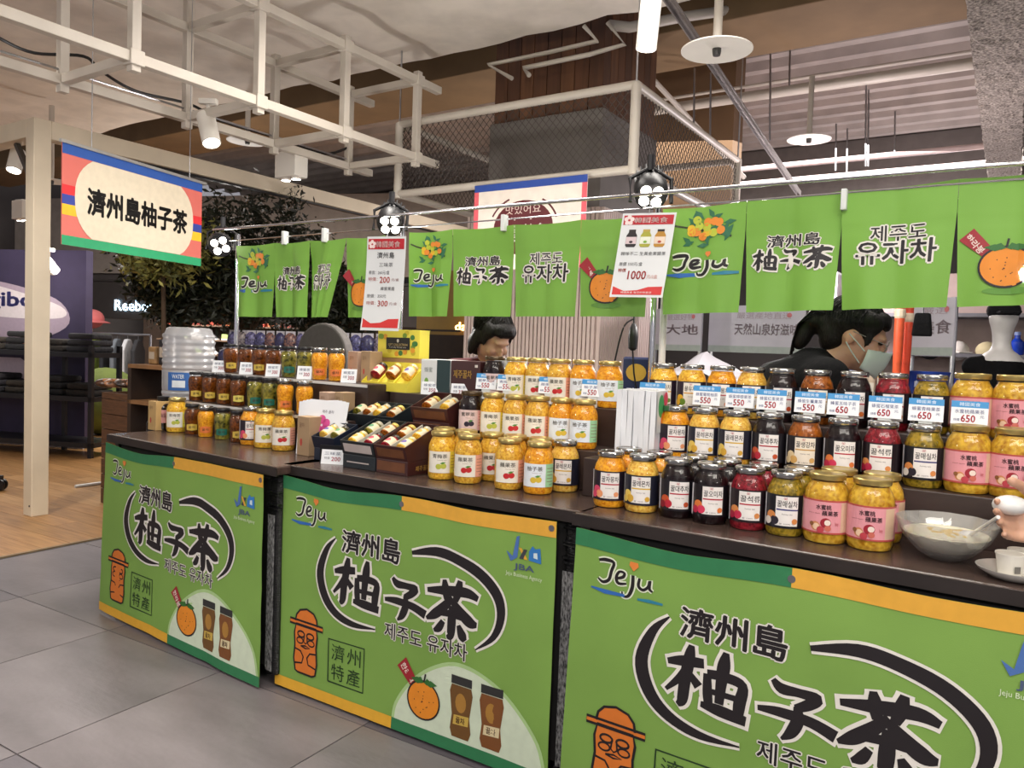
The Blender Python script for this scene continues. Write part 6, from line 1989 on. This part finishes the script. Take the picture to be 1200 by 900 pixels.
# long back table of goods
tq = at(900, 420, 4.5)
BF = Frame((tq.x, tq.y), GA)
bt_ = thing('back_table', BF.p(0, 0, 0), GA, 'long goods table behind the stall under the pale banners', 'table')
MB().box(-.2, .92, -.3, .4, 1.06 - .06, 1.06 - .02).build('tabletop', dw, bt_)
MB().box(-.15, .87, -.25, .35, .05, 1.0).build('carcass', black_plastic, bt_)
for x in (-.1, .82):
    for y in (-.2, .3): MB().tube((x, y, 0), (x, y, .06), .03, 8).build('foot', black_plastic, bt_)
rnd = random.Random(21)
for i in range(22):
    x = -.12 + (i % 11) * .098
    p = BF.p(x, -.18 + .20 * (i // 11), 1.04)
    c = ('b8a490', '8a4a3c', 'd8ccc0', '2a2630', 'c9a45a', '6a3040', '98a0a8')[i % 7]
    o = thing('packaged_food', p, GA, 'small %s food pack, %s from left in the %s row of the back table' % (('beige', 'rust red', 'cream', 'black', 'ochre', 'wine red', 'grey')[i % 7], ORD[i % 11], ('front', 'rear')[i // 11]), 'food pack', 'food packs on the back table')
    hh = rnd.uniform(.09, .16)
    MB().box(-.043, .043, -.03, .03, 0, hh).build('pack', mat('foodpack_' + c, c, .4, scale=30, var=.3), o, bev=.008)
    MB().box(-.035, .035, -.0315, -.03, hh * .25, hh * .7).build('label', mat('foodpack_label', 'cfc8bc', .5), o)
# crumpled white plastic sheet over goods
q = at(828, 428, 3.9)
b = MB(); n = 26; vs_, fs = [], []
for j in range(n + 1):
    for i in range(n + 1):
        x, y = -.32 + .64 * i / n, -.2 + .4 * j / n
        z = .20 * max(0, 1 - abs(x) / .34) * (1 - .5 * abs(y) / .2) + .03 * noise.noise(Vector((x * 9, y * 9, 2)))
        vs_.append((x, y, z))
for j in range(n):
    for i in range(n):
        a = j * (n + 1) + i; fs.append((a, a + 1, a + n + 2, a + n + 1))
cov = b.add(vs_, fs).build('plastic_sheet', glassy('milky_plastic', gloss=.12, tint=.9, rough=.2, body=.62, bodycol=(.62, .60, .66)), None, (q.x, q.y, 1.06), GA, smooth=True)
tag(cov, 'milky plastic sheet tented over goods behind the top jars', 'plastic sheet')
ct = thing('covered_table', (q.x, q.y, 0), GA, 'dark table under the milky plastic sheet', 'table')
MB().box(-.36, .36, -.24, .24, 1.0, 1.05).build('tabletop', dw, ct); MB().box(-.34, .34, -.22, .22, .02, 1.0).build('carcass', black_plastic, ct)
# orange rolled tubes standing by the masked woman
for i, (px, h, c) in enumerate(((1051, .62, 'd8562c'), (1061, .60, 'd8482a'), (1056, .30, 'c9a24a'))):
    q = at(px, 430, 3.6 + .05 * i)
    o = thing('folded_umbrella', (q.x, q.y, 1.02 if i < 2 else 1.0), 0, ('orange rolled umbrella nearest the masked woman', 'orange rolled umbrella on the right of the pair', 'gold rolled umbrella in front of the orange pair')[i], 'umbrella', 'rolled umbrellas beside the masked woman')
    MB().lathe([(.006, 0), (.016, .05), (.021, h * .5), (.023, h - .05), (.010, h)], 12, (0, 0, 0)).build('canopy', mat('umbrella_' + c, c, .5, var=.2, scale=20), o, smooth=True)
    MB().tube((0, 0, h), (0, 0, h + .1), .008, 8).build('shaft', steel, o)
    MB().lathe([(.021, h * .68), (.025, h * .7), (.025, h * .74), (.021, h * .76)], 12).build('tie_band', mat('pale_band', 'd8c8b0', .5), o)
q = at(1056, 430, 3.65)
ub_ = thing('umbrella_stand', (q.x, q.y, 0), GA, 'dark stand holding the rolled umbrellas', 'stand')
MB().box(-.14, .14, -.14, .14, 0, 1.0).build('box', dw, ub_, bev=.01); MB().box(-.15, .15, -.15, .15, .96, 1.0).build('rim', steel, ub_)
# blue bag
q = at(1086, 426, 3.7)
o = thing('blue_basket', (q.x, q.y, 1.08), GA, 'blue printed basket behind the olive plum jars', 'basket')
MB().lathe([(.07, 0), (.085, .01), (.10, .10), (.105, .12), (.10, .12), (.09, .02), (.001, .015)], 24).build('body', mat('royal_blue', '1f3f9a', .4, var=.15), o, smooth=True)
pr('lettering', fit('韓國', -.04, .04, .04, .075, .03), cyl_surf(.1), .001, 'c8d0e8', o)
tb_ = thing('side_table', (q.x, q.y, 0), GA, 'narrow side table under the blue basket', 'table')
MB().box(-.14, .16, -.14, .14, 1.04, 1.08).build('tabletop', dw, tb_); 
for x in (-.12, .14):
    for y in (-.12, .12): MB().box(x - .015, x + .015, y - .015, y + .015, 0, 1.04).build('leg', dw, tb_)
# hanging dark clip-bag under the curtain
q = at(1081, 372, 3.3)
o = thing('hanging_pouch', (q.x, q.y, q.z - .08), GA, 'small black pouch hanging below the right curtain', 'pouch')
MB().add([(-.04, 0, 0), (.04, 0, 0), (.03, 0, .10), (-.03, 0, .10), (-.04, .03, 0), (.04, .03, 0), (.03, .03, .10), (-.03, .03, .10)], [(0, 1, 2, 3), (7, 6, 5, 4), (0, 3, 7, 4), (1, 5, 6, 2), (3, 2, 6, 7), (0, 4, 5, 1)]).build('bag', cloth_black, o, bev=.008)
MB().path([(0, .015, .1), (0, .015, .5)], .003, 6).build('cord', black_plastic, o)
# mannequin bust and shelves at the far right
q = at(1172, 430, 4.2)
o = thing('mannequin', (q.x, q.y, 0), R(-20), 'white mannequin bust wearing a black vest and cap at the far right', 'mannequin')
b = MB()
limb(b, [((0, 0, .88), .10), ((0, 0, 1.05), .105), ((0, 0, 1.22), .12), ((0, 0, 1.30), .06), ((0, 0, 1.36), .045), ((0, 0, 1.42), .05), ((0, -.01, 1.50), .072)])
limb(b, [((-.10, 0, 1.22), .06), ((.10, 0, 1.22), .06)])
skinned(b, 'bust', mat('mannequin_white', 'c9c6c4', .4), o, .010, 5)
b = MB()
limb(b, [((0, 0, .88), .112), ((0, 0, 1.05), .117), ((0, 0, 1.20), .13)]); limb(b, [((-.13, 0, 1.23), .058), ((.0, 0, 1.22), .10)])
skinned(b, 'vest', cloth_black, o, .012, 4)
MB().ell((0, 0, 1.54), (.082, .09, .06), 18, 10).build('cap', cloth_black, o, smooth=True)
MB().box(-.05, .05, -.16, -.07, 1.52, 1.532).build('cap_brim', cloth_black, o, bev=.004)
MB().tube((0, 0, .05), (0, 0, .9), .02, 10).build('stand_pole', steel, o); MB().lathe([(.18, 0), (.18, .02), (.03, .05)], 24).build('stand_base', black_metal, o)
q = at(1165, 405, 6.0)
su = thing('wall_shelving', (q.x, q.y, 0), GA, 'grey shelving with small goods at the far right behind the stall', 'shelving')
for z in (.6, .95, 1.30, 1.62): MB().box(-1.2, 2.0, 0, .35, z, z + .03).build('shelf', mat('grey_shelf', '6a6a70', .5), su)
MB().box(-1.2, 2.0, .35, .38, .4, 2.0).build('back_panel', mat('pinkish_wall', 'a08e88', .8), su)
for x in (-1.2, .4, 1.97): MB().box(x, x + .03, 0, .35, 0, 2.0).build('upright', mat('grey_shelf', '6a6a70'), su)
WF_ = Frame((q.x, q.y), GA)
for lv, z in enumerate((.98, 1.33)):
    for i in range(14):
        p = WF_.p(-1.05 + i * .2, .15, z + .002)
        k = (i + lv * 2) % 4
        c = ('2044b8', '1c1c22', 'c8c4bc', 'b8ae88')[k]
        if k == 0:
            o = thing('blue_bottle', p, 0, 'small blue bottle, %s item from left on the %s far right shelf' % (ORD[i], ('lower', 'upper')[lv]), 'bottle', 'goods on the far right shelving')
            MB().lathe([(.045, 0), (.05, .01), (.05, .10), (.02, .13), (.02, .16)], 14).build('body', mat('blue_glass', c, .15, coat=.5), o, smooth=True)
            MB().lathe([(.023, .155), (.023, .18), (.001, .182)], 12).build('cap', mat('blue_cap', '8aa0d8', .3), o)
        else:
            o = thing('cap_hat', p, R(random.uniform(-30, 30)), 'small %s cap, %s item from left on the %s far right shelf' % (('', 'black', 'white', 'cream')[k], ORD[i], ('lower', 'upper')[lv]), 'cap', 'goods on the far right shelving')
            MB().ell((0, 0, .02), (.08, .09, .08), 14, 8).build('crown', mat('cap_' + c, c, .8), o, smooth=True)
            MB().box(-.05, .05, -.15, -.06, .0, .012).build('peak', mat('cap_' + c, c), o, bev=.004)
# hanging power lead with plug near the column
pts = smooth_pts([tuple(at(*q)) for q in ((742, 374, 3.4), (733, 380, 3.4), (727, 395, 3.4), (720, 425, 3.4), (715, 450, 3.4))], 5)
o = MB().path(pts, .004, 6).build('power_lead', black_plastic, None, smooth=True)
tag(o, 'thin black lead looping down right of the lit column', 'cable')
q = at(742, 395, 3.4)
o = thing('inline_plug', q - Vector((0, 0, .06)), 0, 'black in-line plug hanging on a lead by the chrome pole', 'plug')
MB().lathe([(.008, 0), (.02, .01), (.022, .06), (.018, .10), (.008, .12)], 12).build('plug_body', black_plastic, o, smooth=True)
MB().tube((0, 0, .12), (0, 0, .34), .004, 6).build('lead', black_plastic, o); MB().path([(0, 0, 0), (.01, 0, -.1), (.03, 0, -.2)], .004, 6).build('lead', black_plastic, o)
q = at(748, 428, 3.5)
o = thing('snack_display', (q.x, q.y, .98), GA, 'navy snack packet with yellow picture beside the chrome pole', 'packet')
MB().box(-.07, .07, -.02, .02, 0, .24).build('packet', mat('navy_packet', '1f2a52', .35, var=.2), o, bev=.01)
pr('picture', poly(circle(0, .17, .05, .04, 16), .3), lambda x, z, of: (x, -.021 - of, z), .001, 'c9a03c', o)
pr('lettering', fit('감귤', -.045, .045, .06, .10, .02), lambda x, z, of: (x, -.021 - of, z), .001, 'd8dcea', o)
ss = thing('snack_stool', (q.x, q.y, 0), GA, 'dark stool under the navy snack packet', 'stool')
MB().box(-.13, .13, -.13, .13, .94, .98).build('seat', dw, ss)
for x in (-.11, .11):
    for y in (-.11, .11): MB().box(x - .014, x + .014, y - .014, y + .014, 0, .94).build('leg', dw, ss)
# dark shelf with yellow-lit goods left of the second woman
q = at(520, 400, 7.4)
o = thing('lit_cabinet', (q.x, q.y, 0), GA, 'dark cabinet with warm-lit yellow sign left of the bowed woman', 'cabinet')
MB().box(-.6, .45, 0, .4, 0, 1.35).build('carcass', dw, o)
MB().box(-.5, .2, -.01, 0, 1.38, 1.40).build('ledge', dw, o); MB().box(-.6, .45, .3, .34, 1.35, 2.0).build('back_panel', mat('ochre_panel', '8a6a1c', .6), o)
pr('lit_lettering', fit('da:n', -.02, .22, 1.40, 1.48, .03), flat(-.2), 0, mat('warm_sign', 'ffd890', .4, var=0, emit=2.5), o)
# white stick on the timber floor and a black castor at the left edge
a, b_ = atz(88, 570, .012), atz(126, 565, .012)
o = MB().tube(a, b_, .012, 8).build('white_stick', mat('white_plastic', 'dcdcda'), None, smooth=True)
tag(o, 'thin white stick lying on the timber floor', 'stick')
q = atz(0, 575, 0)
o = thing('castor_base', q, 0, 'black castor of a stand at the left picture edge', 'castor')
for s in (-1, 1):
    b = MB().lathe([(.012, -.012), (.045, -.01), (.048, 0), (.045, .01), (.012, .012)], 18); b.v = [(x + .0, z + s * .018, y + .048) for x, y, z in b.v]; b.build('wheel', black_plastic, o, smooth=True)
MB().box(-.06, .02, -.015, .015, .06, .12).build('fork', black_metal, o, bev=.004); MB().bar((-.02, 0, .11), (-.4, .1, .14), .03, .03).build('foot_bar', black_metal, o)
